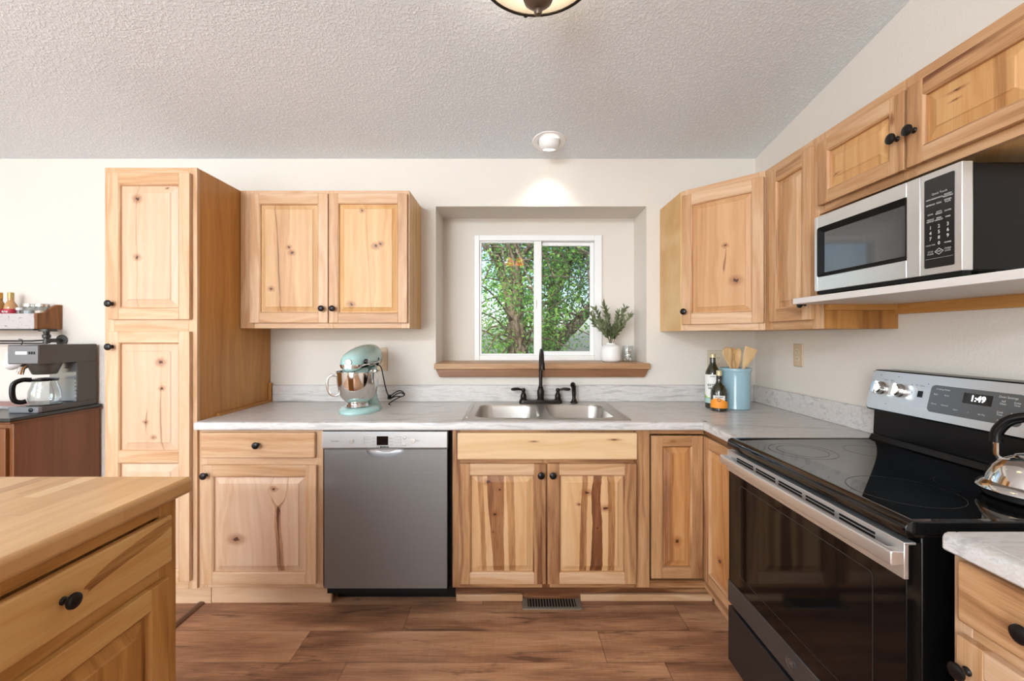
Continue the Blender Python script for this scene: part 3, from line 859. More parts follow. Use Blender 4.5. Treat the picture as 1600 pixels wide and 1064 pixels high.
# oven door
mb = MB(); mb.box(-HWR + .003, HWR - .003, .0, .033, .374, .872); od = mb.build('oven_door', OVENGLASS, t, bevel=.002)
mb = MB()
outl = rrect(-.292, .292, .425, .765, .012, 4); inl = rrect(-.2895, .2895, .4275, .7625, .010, 4)
mb.loft([[(a, -.0006, b) for a, b in outl], [(a, -.0006, b) for a, b in inl]], caps=False)
mb.build('window_outline', plain('window_line', '#2C2C2C', .3), od)
mb = MB(); mb.box(-HWR + .001, HWR - .001, -.006, .004, .796, .873); mb.box(-HWR + .001, HWR - .001, -.006, .020, .869, .8745)
mb.build('door_top_trim', STEEL, od, bevel=.0015)
mb = MB()
for i in range(5):
    xc = -.25 + i * .125
    for z in (.849, .858): mb.box(xc - .054, xc + .054, -.0068, -.0055, z, z + .0055)
mb.build('vent_slots', BLACKM, od)
mb = MB()
def hbar(x, extra):
    return [(x, -.034 - extra * .6 + a, b) for a, b in rrect(0, .016, .825, .856, .004, 3)]
xs = [-.377, -.36, -.30, -.2, -.1, 0, .1, .2, .30, .36, .377]
mb.loft([hbar(x, .008 * (1 - (x / .377) ** 2)) for x in xs])
for sx in (-1, 1): mb.box(min(sx * .3768, sx * .350), max(sx * .3768, sx * .350), -.0335, -.0055, .826, .855)
mb.build('handle', STEEL, od, bevel=.0015, seg=1)
mb = MB(); mb.box(-HWR + .001, HWR - .001, -.003, .033, .290, .3735); lo = mb.build('door_bottom_trim', STEEL_DARK, od, bevel=.002)
mb = MB()
ax = Matrix.Rotation(R(90), 4, 'X')
mb.lathe([(.0215, 0), (.0215, .0016), (.0195, .0022), (.0185, .0012), (.0, .0010)], 32, c=(0, -.003, .333), m=ax)
mb.text('GE', .021, (0, -.0046, .333), bold=.0004, mi=1)
mb.build('badge', [STEEL_DARK, plain('badge_silver', '#A9A9A9', .3, .8)], lo)
mb = MB(); mb.box(-HWR + .001, HWR - .001, -.002, .033, .062, .272); mb.build('storage_drawer', plain('drawer_dark_enamel', '#333335', .3, .5), t, bevel=.003)
# back guard
mb = MB(); mb.prism([(.5587, .885), (.5587, .95), (.5627, 1.034), (.60, 1.05), (.63, 1.05), (.63, .885)], 0, -HWR + .004, HWR - .004); mb.prism([(.540, .9190), (.5586, .9190), (.5586, .938), (.552, .940)], 0, -HWR + .004, HWR - .004)
mb.build('riser', BLACK, t, bevel=.002)
B0, B1 = Vector((0, .530, 1.036)), Vector((0, .565, 1.187))
up = (B1 - B0).normalized(); nrm = Vector((0, -up.z, up.y))
def bp(x, s_, e=0.0): q = B0 + up * s_ + nrm * e; return (x, q.y, q.z)
LB = (B1 - B0).length
mb = MB()
o1 = rrect(-HWR, HWR, 0, LB, .018, 5); o2 = rrect(-HWR + .005, HWR - .005, .005, LB - .005, .015, 5)
back = [(x, .63, bp(x, s_)[2]) for x, s_ in o1]
mb.loft([[bp(x, s_, -.002) for x, s_ in o1], back]); 
mb.loft([[bp(x, s_, -.002) for x, s_ in o1], [bp(x, s_, .001) for x, s_ in o2]], caps=False)
mb.build('console_shell', BLACK, t, ang=30)
mb = MB(); mb.loft([[bp(x, s_, .0005) for x, s_ in o2], [bp(x, s_, .0022) for x, s_ in o2]]); cf = mb.build('console', STEEL, t, ang=30)
def cx(x0, x1, s0, s1, r, e0, e1, name, mat, par):
    mb = MB(); q = rrect(x0, x1, s0, s1, r, 4); mb.loft([[bp(x, s_, e0) for x, s_ in q], [bp(x, s_, e1) for x, s_ in q]]); return mb.build(name, mat, par, ang=30)
cx(-.135, .130, .030, .120, .014, .0018, .0032, 'control_panel', plain('grey_touch_panel', '#5A5A5A', .16), cf)
cx(-.030, .050, .075, .107, .001, .0031, .0036, 'clock_display', GLASSK, cf)
mb = MB()
yd = tuple(up)
mb.text('1:49', .025, bp(.012, .0915, .0042), (1, 0, 0), yd, bold=.0008); mb.build('clock_digits', Sh('clock_light').set(color='#FFFFFF', em='#F4FAFF', ems=1.6).m, cf)
mb = MB()
def ct_(s_, sz, x, z, al='CENTER'): mb.text(s_, sz, bp(x, z, .0038), (1, 0, 0), yd, align=al)
ct_('Oven Settings', .0085, .088, .108)
for x, z, a in ((.078, .092, 'Self\nClean'), (.112, .092, 'Delay\nTime'), (.075, .060, 'Cook\nTime'), (.110, .060, 'Timer\nOn/Off')): ct_(a, .0072, x, z)
ct_('Oven Controls', .006, .09, .040)
ct_('Cooking Modes', .007, -.095, .108)
for x, z, a in ((-.115, .09, 'Bake'), (-.08, .09, 'Broil'), (-.115, .058, 'Warm'), (-.08, .058, 'Convect'), (-.045, .050, 'Start'), (-.01, .048, '-  +'), (.03, .048, 'Air Fry')): ct_(a, .0068, x, z)
mb.build('panel_lettering', WHITEP, cf)
mb = MB()
for x, z in ((-.335, .135), (-.262, .135), (-.20, .085), (-.205, .112), (-.148, .12), (-.29, .03)):
    mb.lathe([(.0018, 0), (0, .0003)], 8, c=bp(x, z, .0026), m=Matrix.Rotation(R(90), 4, 'X'))
mb.text('Front      Rear', .007, bp(-.298, .118, .0026), (1, 0, 0), yd); mb.text('On    Surface', .006, bp(-.175, .112, .0026), (1, 0, 0), yd)
mb.build('console_print', BLACKP, cf)
cx(-.178, -.160, .072, .094, .001, .0018, .0034, 'rocker_button', BLACK, cf)
for x in (-.325, -.248, .248, .325):
    m_ = Matrix.Translation(bp(x, .085, .002)) @ Matrix.Rotation(math.atan2(up.y, up.z) * -1, 4, 'X') @ Matrix.Rotation(R(90), 4, 'X')
    mb = MB(); mb.lathe([(.0245, 0), (.0245, .004), (.022, .006), (.021, .020), (.018, .023), (0, .0235)], 24, m=m_)
    q = [m_ @ Vector(p) for p in ((-.0065, -.023, .0), (.0065, -.023, .0), (.0065, .023, .0), (-.0065, .023, .0))]
    d = m_.to_3x3() @ Vector((0, 0, 1))
    mb.loft([[p + d * .02 for p in q], [p + d * .034 for p in q]])
    mb.build('burner_knob', CHROME, cf, bevel=.0012)

# ------------------------------------------------------------------ kettle
t = thing('tea_kettle', 'polished steel tea kettle with black arched handle on the rear burner', 'kettle', (1.262, 1.035, .9206))
mb = MB()
mb.lathe([(0, .0002), (.086, .0002), (.090, .004), (.088, .013)], 48, mi=1)
mb.lathe([(.088, .013), (.100, .017), (.103, .021), (.101, .026), (.094, .033), (.087, .038), (.083, .052), (.073, .073), (.058, .089), (.040, .099), (.036, .101), (.034, .104), (.02, .108), (0, .109)], 48)
mb.build('body', [CHROME, BLACKM], t, ang=30)
mb = MB(); mb.lathe([(.006, .108), (.006, .116), (.015, .119), (.015, .126), (.008, .130), (0, .130)], 20); mb.build('lid_knob', BLACK, t)
ha = R(-62)
hd = Vector((math.cos(ha), math.sin(ha), 0))
arc = smoothpath([tuple(hd * -.066 + Vector((0, 0, .125))), tuple(hd * -.063 + Vector((0, 0, .155))), tuple(hd * -.04 + Vector((0, 0, .186))), (0, 0, .198), tuple(hd * .04 + Vector((0, 0, .186))), tuple(hd * .063 + Vector((0, 0, .155))), tuple(hd * .066 + Vector((0, 0, .125)))], 6)
mb = MB(); mb.tube(arc, .0105, 14, flat=1.2); hk = mb.build('handle', BLACK, t)
for s_ in (-1, 1):
    mb = MB(); mb.tube([tuple(hd * .066 * s_ + Vector((0, 0, .130))), tuple(hd * .066 * s_ + Vector((0, 0, .095))), tuple(hd * .060 * s_ + Vector((0, 0, .084)))], .006, 8); mb.build('handle_bracket', CHROME, hk)
sd = Vector((hd.y * -1, hd.x, 0))
mb = MB(); mb.tube([tuple(hd * .062 + Vector((0, 0, .060))), tuple(hd * .095 + Vector((0, 0, .085))), tuple(hd * .112 + Vector((0, 0, .105)))], [.02, .014, .011], 14); mb.build('spout', CHROME, t)

# ------------------------------------------------------------------ microwave and its shelf
LAM = plain('pale_laminate', '#D9D3CE', .4)
t = thing('shelf', 'pale laminate shelf carrying the microwave over the range', 'shelf', (1.0835, 1.6605, 1.437), R(-90))
mb = MB(); mb.box(0.001, .76, 0, .4085, 0, .022); mb.build('board', LAM, t, bevel=.0015)
mb = MB(); mb.box(.001, .76, .39, .4085, -.038, -.0003, grain=0, tone=.3); mb.box(.001, .02, .125, .3895, -.022, -.0003, grain=1, tone=.3); mb.build('cleat', SIDEW, t)
t = thing('microwave_oven', 'stainless and black microwave on the shelf under the short cabinets', 'microwave', (1.10, 1.565, 1.459), R(-90))
mb = MB(); mb.box(.002, .512, .028, .362, .016, .283); mb.build('body', BLACK, t, bevel=.004)
for x in (.04, .47):
    for y in (.07, .33):
        mb = MB(); mb.lathe([(0, .0003), (.014, .0003), (.012, .0155), (0, .0155)], 12, c=(x, y, 0)); mb.build('foot', BLACKM, t)
mb = MB(); mb.box(.004, .51, .006, .027, .006, .018)
mb.build('vent_grille', BLACKM, t, bevel=.001)
Z0m, Z1m = .017, .285
wx0, wx1, wz0, wz1 = .0153, .365, .068, .2425
ix0, ix1, iz0, iz1 = .058, .345, .084, .2225
mb = MB()
ringbox(mb, 0, .4055, Z0m, Z1m, wx0, .4055 - wx1, wz0 - Z0m, Z1m - wz1, 0, .0275)
dr = mb.build('door', STEEL, t, bevel=.002)
mb = MB()
a = [(x, -.0005, z) for x, z in rrect(wx0 - .001, wx1 + .001, wz0 - .001, wz1 + .001, .008, 3)]
b = [(x, .014, z) for x, z in rrect(wx0 + .019, wx1 - .019, wz0 + .015, wz1 - .018, .003, 3)]
mb.loft([a, b], caps=False); mb.build('window_bezel', BLACKM, dr)
mb = MB(); mb.box(wx0 + .016, wx1 - .016, .0132, .02, wz0 + .012, wz1 - .015); mb.build('window_glass', plain('smoked_glass', '#4A4A4B', .05, spec=.8), dr)
mb = MB(); mb.box(.407, .514, 0, .0275, Z0m, Z1m); cp = mb.build('control_panel', STEEL, t, bevel=.002)
mb = MB(); q = rrect(.4185, .4965, .034, .268, .004, 3); mb.loft([[(x, .002, z) for x, z in q], [(x, -.001, z) for x, z in q]]); kp = mb.build('keypad', plain('black_keypad', '#18181A', .18), cp)
mb = MB()
def kt(s_, x, z, sz, bold=0): mb.text(s_, sz, (x, -.0016, z), bold=bold)
xs = (.436, .4585, .481)
kt('Quick Touch', .4595, .2255, .0075)
for r_, row in enumerate((('POPCORN', 'POTATO', 'FROZEN\nVEGETABLE'), ('BEVERAGE', 'PIZZA', 'DINNER\nPLATE'), ('COOK', 'AUTO\nREHEAT', 'CLOCK'), ('WEIGHT\nDEFROST', 'SPEED\nDEFROST', 'TIMER'))):
    z = (.213, .199, .174, .158)[r_]
    for x, s_ in zip(xs, row): kt(s_, x, z, .0050, .0001)
for r_, row in enumerate(('123', '456', '789')):
    for x, s_ in zip(xs, row): kt(s_, x, .139 - r_ * .0145, .0125, .0002)
kt('0', xs[1], .0955, .0125, .0002); kt('COOK TIME', xs[0], .0935, .0046); kt('POWER', xs[2], .0935, .005, .0001)
kt('STOP\nCLEAR', xs[0], .073, .0058); kt('CHILD\nLOCK', xs[2], .0755, .0058)
dm = [(xs[1] - .012, .0745), (xs[1], .066), (xs[1] + .012, .0745), (xs[1], .083)]
di = [(xs[1] - .0098, .0745), (xs[1], .0675), (xs[1] + .0098, .0745), (xs[1], .0815)]
mb.loft([[(x, -.0014, z) for x, z in dm], [(x, -.0014, z) for x, z in di]], caps=False)
kt('START', xs[1], .0745, .0042, .0001)
mb.box(.422, .493, -.0014, -.0011, .0575, .0580)
mb.build('keypad_lettering', plain('keypad_print', '#C9C9C6', .5), kp)

# ------------------------------------------------------------------ outlets, floor register
def outlet(label, loc, rz, w=.072, h=.118, kind='outlet', mat=ALMOND):
    t = thing('electrical_outlet', label, 'outlet', loc, rz)
    mb = MB(); q = rrect(-w / 2, w / 2, -h / 2, h / 2, .004, 3); q2 = rrect(-w / 2 + .003, w / 2 - .003, -h / 2 + .003, h / 2 - .003, .003, 3)
    mb.loft([[(x, -.0005, z) for x, z in q], [(x, -.003, z) for x, z in q], [(x, -.006, z) for x, z in q2]]); mb.build('cover_plate', mat, t, ang=30)
    for dz in (-.0195, .0195):
        mb = MB(); q = rrect(-.0165, .0165, dz - .014, dz + .014, .010, 5); mb.loft([[(x, -.0055, z) for x, z in q], [(x, -.0075, z) for x, z in q]])
        f = mb.build('receptacle', plain('receptacle_cream', '#D8C6AC', .35), t, ang=30)
        mb = MB()
        for x in (-.0065, .0065): mb.box(x - .0011, x + .0011, -.0079, -.0074, dz - .002, dz + .007)
        mb.lathe([(.0024, 0), (0, .0003)], 10, c=(0, -.0076, dz - .0075), m=Matrix.Rotation(R(90), 4, 'X')); mb.build('slot', BLACKP, f)
    return t
outlet('almond outlet plate on the right wall above the backsplash', (XR - .0005, 1.4925 * 672 / 448, 1.215), R(-90))
outlet('almond outlet plate on the back wall behind the stand mixer', (-.805, YB - .0005, 1.172), 0, .085, .142)
outlet('wide almond plate on the back wall behind the oil bottles and crock', (1.262, YB - .0005, 1.16), 0, .14, .135, mat=plain('pale_almond', '#CFC2AE', .4))

t = thing('floor_register', 'bronze slotted floor register vent below the sink cabinet', 'vent', (.195, 2.117, 0))
REG = plain('register_bronze', '#8A7D6D', .5, .2)
mb = MB()
ringbox2 = [(-.145, .145, -.052, -.034), (-.145, .145, .034, .052), (-.145, -.118, -.034, .034), (.118, .145, -.034, .034)]
for a in ringbox2: mb.box(a[0], a[1], a[2], a[3], .0003, .005)
mb.build('frame', REG, t, bevel=.002)
mb = MB(); mb.box(-.118, .118, -.034, .034, .0003, .001); mb.build('duct', BLACKM, t)
mb = MB()
for i in range(17):
    x = -.110 + i * .01375
    mb.box(x - .0022, x + .0022, -.034, .034, .001, .0045)
mb.build('louvers', REG, t)

# ------------------------------------------------------------------ ceiling lights
t = thing('ceiling_light', 'bronze and amber glass flush ceiling light at the top of the picture', 'light fixture', (.085, 1.40, 0))
zr, Rr = 2.506, .196
mb = MB(); zc0 = zc(1.40)
mb.lathe([(0, zc0 + .005), (.075, zc0 + .005), (.075, zc0 - .05), (.05, zc0 - .055), (.012, zc0 - .06), (.010, 2.40), (0, 2.40)], 32); mb.build('canopy', BRONZE, t)
AMB = bpy.data.materials.new('amber_glass'); AMB.use_nodes = True
nt = AMB.node_tree; nt.nodes.remove(nt.nodes['Principled BSDF'])
a_ = nt.nodes.new('ShaderNodeBsdfTransparent'); a_.inputs[0].default_value = hx('#FFF2DC')
b_ = nt.nodes.new('ShaderNodeBsdfTranslucent'); b_.inputs[0].default_value = hx('#FAEBD0')
d_ = nt.nodes.new('ShaderNodeBsdfDiffuse'); d_.inputs[0].default_value = hx('#F5E8CF')
x1 = nt.nodes.new('ShaderNodeMixShader'); x1.inputs[0].default_value = .5
x2 = nt.nodes.new('ShaderNodeMixShader'); x2.inputs[0].default_value = .72
nt.links.new(b_.outputs[0], x1.inputs[1]); nt.links.new(d_.outputs[0], x1.inputs[2])
nt.links.new(a_.outputs[0], x2.inputs[1]); nt.links.new(x1.outputs[0], x2.inputs[2]); nt.links.new(x2.outputs[0], nt.nodes['Material Output'].inputs[0])
mb = MB(); mb.lathe([(Rr - .004, zr), (.165, zr - .014), (.135, zr - .027), (.10, zr - .038), (.06, zr - .046), (.03, zr - .049)], 48); mb.build('glass_bowl', AMB, t, ang=60)
mb = MB(); mb.tube([(Rr * math.cos(2 * math.pi * i / 48), Rr * math.sin(2 * math.pi * i / 48), zr) for i in range(48)], .0065, 8, closed=True); rm = mb.build('rim', BRONZE, t)
mb = MB()
for a in (R(100), R(220), R(340)):
    c, s_ = math.cos(a), math.sin(a)
    mb.tube([(c * .198, s_ * .198, zr - .006), (c * .198, s_ * .198, zr + .008)], .008, 8)
    mb.tube([(c * .19, s_ * .19, zr + .004), (c * .07, s_ * .07, zc0 - .045)], .003, 6)
mb.build('clip', BRONZE, rm)
HUB = plain('antique_bronze', '#6B5A4D', .35, .6)
mb = MB(); mb.lathe([(.04, zr - .046), (.053, zr - .070), (.052, zr - .084), (.046, zr - .10), (.028, zr - .116), (.010, zr - .124), (0, zr - .124)], 28); mb.build('hub_cap', HUB, t)
mb = MB(); mb.lathe([(.004, zr - .122), (.005, zr - .126), (.0125, zr - .131), (.0135, zr - .138), (.010, zr - .146), (0, zr - .149)], 18); mb.build('finial', HUB, t)
BULB = Sh('lit_bulb').set(color='#FFFFFF', em='#FFE7C0', ems=5).m
for s_ in (-1, 1):
    mb = MB(); mb.lathe([(0, -.03), (.018, -.022), (.027, 0), (.022, .018), (.012, .032), (.012, .045), (0, .045)], 20, c=(s_ * .075, -.01, zr + .005)); mb.build('bulb', BULB, t)
lamp('ceiling_light_glow', 'POINT', (.085, 1.40, zr + .0), (0, 0, 0), 3.0, (1, .93, .83), shadow_soft_size=.06)

# pendant over the dining area behind the camera: its glow shows in the window glass
t = thing('pendant_light', 'lit amber pendant lamp behind the camera, seen as orange glow in the left window pane', 'light fixture', (.045, -1.5, 0))
pz = zc(-1.5)
mb = MB(); mb.lathe([(0, pz), (.06, pz), (.055, pz - .03), (.008, pz - .035), (.008, 2.66), (0, 2.66)], 20); mb.tube([(-.085, 0, 2.665), (.085, 0, 2.665)], .009, 10); mb.build('stem', BRONZE, t)
ORG = Sh('lit_amber_shade').set(color='#F0A040', em='#FF9A38', ems=6).m
for s_ in (-1, 1):
    mb = MB(); mb.lathe([(.018, 2.655), (.035, 2.64), (.066, 2.58), (.078, 2.53), (.074, 2.527), (.062, 2.578), (.03, 2.636), (.018, 2.65)], 28, c=(s_ * .085, 0, 0)); mb.build('lamp_shade', ORG, t)

ry = 2.467
t = thing('recessed_light', 'lit white recessed eyeball light in the textured ceiling over the sink', 'recessed light', (.085 + .128, ry, zc(ry)))
tilt = Matrix.Rotation(-math.atan(CS), 4, 'X')
mb = MB(); mb.lathe([(.066, .004), (.066, -.004), (.080, -.0055), (.094, -.004), (.097, -.0005), (.066, .004)], 40, m=tilt); mb.build('trim_ring', WHITE, t)
eye = tilt @ Matrix.Translation((0, 0, -.012)) @ Matrix.Rotation(R(24), 4, 'X')
mb = MB(); mb.lathe([(.060, .02), (.060, -.004), (.056, -.018), (.047, -.030), (.036, -.036)], 32, m=eye); mb.build('eyeball', WHITE, t, ang=60)
mb = MB(); mb.lathe([(.036, -.034), (.020, -.038), (0, -.039)], 24, m=eye); mb.build('lens', Sh('lit_lens').set(color='#FFFFFF', em='#FFF4E4', ems=5).m, t)
p0 = Vector((.213, ry, zc(ry))) + eye @ Vector((0, 0, -.055))
dr_ = (eye.to_3x3() @ Vector((0, 0, -1)))
sp = lamp('recessed_spot', 'SPOT', p0, (0, 0, 0), 7, (1, .95, .87), spot_size=R(100), spot_blend=1.0, shadow_soft_size=.035)
sp.rotation_mode = 'QUATERNION'; sp.rotation_quaternion = dr_.to_track_quat('-Z', 'Y')

# ------------------------------------------------------------------ stand mixer
t = thing('stand_mixer', 'pale aqua stand mixer with steel bowl on the counter left of the sink', 'stand mixer', (-.812, 2.335, .9143), R(-3))
def ell(y, z, rx, rz, n=28, e=2.3):
    out = []
    for i in range(n):
        a = 2 * math.pi * i / n
        c, s_ = math.cos(a), math.sin(a)
        out.append((rx * math.copysign(abs(c) ** (2 / e), c), y, z + rz * math.copysign(abs(s_) ** (2 / e), s_)))
    return out
mb = MB()
foot = []
for i in range(40):
    a = 2 * math.pi * i / 40
    c, s_ = math.cos(a), math.sin(a)
    y = -.155 * max(0, -s_) + .125 * max(0, s_) if s_ else 0
    y = (-.165 if s_ < 0 else .135) * abs(s_)
    wd = .108 if s_ < 0 else .095
    foot.append((wd * c, y))
f = lambda k, z, dy=0: [(x * k, y * k + dy, z) for x, y in foot]
mb.loft([f(1, .0004), f(1.01, .008), f(.97, .018), f(.88, .026), f(.70, .030)])
# column
def sec(z, w_, y0, y1, n=28):
    return [((w_ * math.copysign(abs(math.cos(a)) ** .8, math.cos(a))), (y0 + y1) / 2 + (y1 - y0) / 2 * math.copysign(abs(math.sin(a)) ** .8, math.sin(a)), z) for a in [2 * math.pi * i / n for i in range(n)]]
mb.loft([sec(.024, .066, .02, .128), sec(.05, .052, .035, .118), sec(.10, .045, .050, .110), (sec(.16, .044, .052, .110)), sec(.20, .046, .045, .115), sec(.23, .050, .02, .125)])
mb.build('base', AQUA, t, ang=60)
mb = MB()
mb.loft([ell(.175, .278, .012, .015), ell(.170, .280, .040, .042), ell(.15, .285, .058, .058), ell(.11, .291, .066, .064), ell(.05, .290, .068, .064), ell(-.02, .285, .067, .060), ell(-.08, .277, .065, .056), ell(-.125, .268, .061, .052), ell(-.155, .262, .052, .046), ell(-.172, .259, .034, .034), ell(-.178, .258, .012, .014)])
hd = mb.build('motor_head', AQUA, t, ang=60)
mb = MB(); mb.lathe([(.035, -.020), (.045, -.012), (.060, 0), (.060, .022), (.054, .03)], 28, c=(0, -.085, .205)); mb.build('planetary_collar', AQUA, hd)
mb = MB(); mb.lathe([(.0, -.046), (.012, -.046), (.014, -.016), (.058, -.016), (.0615, -.012), (.0615, -.003), (.058, .0)], 28, c=(0, -.085, .206)); mb.build('collar_ring', CHROME, hd)
mb = MB()
pl = [ell(y, z, rx + .0012, rz + .0012) for y, z, rx, rz in ((.10, .2905, .0662, .0642), (-.02, .285, .067, .060), (-.08, .277, .065, .056), (-.125, .268, .061, .052), (-.152, .2625, .053, .0465))]
def band(lo, hi):
    sel = []
    for ring in pl: sel.append([p for p in ring])
    return sel
# trim band around the head: left side, nose, right side
za = lambda y: .246 + (y + .18) * .03
HS = ((.10, .2905, .0662, .0642), (.05, .290, .068, .064), (-.02, .285, .067, .060), (-.08, .277, .065, .056), (-.125, .268, .061, .052), (-.155, .262, .052, .046), (-.168, .2595, .040, .038))
def bx_(dz):
    L_ = []
    for y, z, rx, rz in HS:
        q_ = min(.98, abs(za(y) + dz - z) / rz)
        L_.append((rx * (1 - q_ ** 2.3) ** (1 / 2.3) * 1.012 + .0006, y, za(y) + dz))
    L_ = [tuple(p) for p in smoothpath([(x * 1.03 + .001, y, z) for x, y, z in L_] + [(.022, -.1765, za(-.177) + dz), (0, -.181, za(-.177) + dz)], 4)]
    return [(-x, y, z) for x, y, z in L_[:-1]] + [(x, y, z) for x, y, z in reversed(L_)]
mb.loft([bx_(k * .003 - .009) for k in range(7)], caps=False)
mb.build('trim_band', CHROME, hd)
mb = MB(); mb.text('KitchenAid', .013, (.0655, -.03, za(-.03)), (0, 1, .03), (.25, 0, 1), bold=.0003); mb.text('KitchenAid', .013, (-.0655, -.03, za(-.03)), (0, -1, -.03), (-.25, 0, 1), bold=.0003)
mb.build('brand_lettering', BLACKP, hd)
mb = MB(); mb.lathe([(.017, 0), (.018, .008), (.016, .011), (0, .012)], 24, c=(0, -.171, .268), m=Matrix.Rotation(R(90), 4, 'X')); mb.build('hub_cover', plain('satin_hub', '#A9A7A4', .3, .9), hd)
mb = MB()
mb.lathe([(.006, 0), (.006, .008), (.0135, .010), (.0135, .02), (0, .022)], 16, c=(.056, -.125, .270), m=Matrix.Rotation(R(90), 4, 'Y')); mb.build('attachment_knob', BLACK, hd)
mb = MB()
for s_ in (-1, 1): mb.box(s_ * .066 - .004, s_ * .066 + .004, .055, .061, .268, .282)
mb.lathe([(.006, 0), (.009, .003), (.009, .012), (0, .013)], 12, c=(.05, .075, .243), m=Matrix.Rotation(R(90), 4, 'Y'))
mb.box(.03, .058, .12, .128, .262, .276); mb.build('lever', BLACK, hd)
by_ = -.06
mb = MB()
pr = [(.062, .032), (.058, .034), (.056, .040), (.050, .047), (.060, .056), (.080, .075), (.096, .105), (.104, .145), (.107, .19), (.108, .212), (.111, .2135), (.111, .216), (.107, .216), (.105, .19), (.102, .145), (.094, .107), (.076, .075), (.05, .060), (0, .056)]
mb.lathe(pr, 48, c=(0, by_, 0)); bw = mb.build('mixing_bowl', CHROME, t, ang=50)
mb = MB()
ang_ = R(196)
hc = Vector((math.cos(ang_), math.sin(ang_), 0))
pth = [Vector((0, by_, 0)) + hc * r + Vector((0, 0, z)) for r, z in ((.100, .19), (.125, .196), (.145, .185), (.152, .155), (.148, .12), (.135, .095), (.112, .088), (.093, .095))]
mb.tube(smoothpath(pth, 5), .0048, 10, flat=1.3); mb.build('bowl_handle', CHROME, bw)
mb = MB()
mb.tube(smoothpath([(.045, .10, .245), (.062, .115, .22), (.070, .13, .16), (.082, .145, .085), (.098, .15, .055), (.13, .155, .075), (.16, .155, .085), (.185, .155, .066), (.17, .157, .052), (.13, .15, .052), (.105, .145, .04), (.13, .16, .062), (.16, .165, .072), (.182, .16, .058), (.15, .152, .045), (.10, .14, .015), (.108, .13, .008)], 6), .0032, 8)
mb.lathe([(0, -.012), (.011, -.012), (.011, .012), (0, .012)], 10, c=(.1, .145, .05)); mb.build('power_cord', BLACKM, t)

# ------------------------------------------------------------------ bottles and crock in the corner
OIL = Sh('dark_olive_glass').set(color='#23220E', rough=.05, spec=.7, coat=.6).m
CAP = plain('gold_cap', '#CDBE94', .35, .3)
def bottle(name, label, cat, loc, prof, neck, group=None):
    t = thing(name, label, cat, loc)
    mb = MB(); mb.lathe(prof, 28); mb.build('glass_body', OIL, t, ang=40)
    return t
def wrap(mb, r, z0, z1, a0, a1, n=14, mi=0, top=None):
    row0 = [(r * math.cos(R(a0 + (a1 - a0) * i / n)), r * math.sin(R(a0 + (a1 - a0) * i / n)), z0) for i in range(n + 1)]
    row1 = [(x, y, (top(i / n) if top else z1)) for i, (x, y, z) in enumerate(row0)]
    mb.add(row0 + row1, [(i, i + 1, n + 2 + i, n + 1 + i) for i in range(n)], mi=mi)
t = bottle('oil_bottle', 'tall dark olive oil bottle with white and green label behind smaller bottle', 'bottle', (1.121, 2.402, .9143),
           [(0, .0003), (.036, .0003), (.0395, .004), (.0395, .185), (.036, .205), (.025, .228), (.017, .245), (.0145, .26), (.0145, .285), (0, .285)], None)
mb = MB(); mb.lathe([(.0155, .281), (.0155, .299), (.014, .301), (0, .301)], 20); mb.build('cap', CAP, t)
fa = -115
mb = MB(); wrap(mb, .0399, .03, .188, fa - 85, fa + 85, mi=0)
wrap(mb, .0402, .03, .058, fa - 85, fa + 85, mi=1); wrap(mb, .0402, .058, .070, fa - 85, fa + 85, mi=2, top=lambda q: .070 + .008 * math.cos(q * 9))
la = mb.build('label', [plain('label_white', '#E9E8E2', .6), plain('label_teal', '#A5C2BC', .6), plain('label_green', '#9DB968', .6)], t)
mb = MB()
th = R(fa)
tx = lambda z, e=.0412, d=0: (e * math.cos(th + d), e * math.sin(th + d), z)
xd = (-math.sin(th), math.cos(th), 0)
for s_, z, sz in (('EXTRA', .130, .017), ('VIRGIN', .112, .015), ('OIL', .095, .015), ('Organic', .178, .008)): mb.text(s_, sz, tx(z, .0425), xd, bold=.0003)
mb.build('lettering', BLACKP, la)
t = bottle('oil_bottle', 'small round-shouldered dark bottle with orange label in front of the crock', 'bottle', (1.113, 2.312, .9143),
           [(0, .0003), (.036, .0003), (.0415, .005), (.0425, .09), (.040, .112), (.030, .132), (.019, .145), (.0145, .155), (.0135, .19), (0, .19)], None)
mb = MB(); mb.lathe([(.0145, .188), (.0145, .214), (.013, .216), (0, .216)], 20, mi=0); mb.lathe([(.0142, .150), (.0142, .188)], 20, mi=1); mb.build('cap', [CAP, plain('neck_foil', '#2A1A1C', .4)], t)
mb = MB(); wrap(mb, .0429, .018, .06, fa - 80, fa + 80, mi=0, top=lambda q: .062 + .010 * math.sin(q * 6.3 - 1.2))
wrap(mb, .0427, .06, .085, fa - 42, fa + 42, mi=1)
la = mb.build('label', [plain('label_orange', '#F0942C', .55), bpy.data.materials['label_white']], t)
mb = MB(); mb.text('BALSAMIC', .0085, tx(.077, .0445), xd, bold=.0002); mb.lathe([(.009, 0), (.0065, .0002)], 20, c=tx(.062, .0445), m=Matrix.Rotation(th, 4, 'Z') @ Matrix.Rotation(R(90), 4, 'Y')); mb.build('lettering', BLACKP, la)

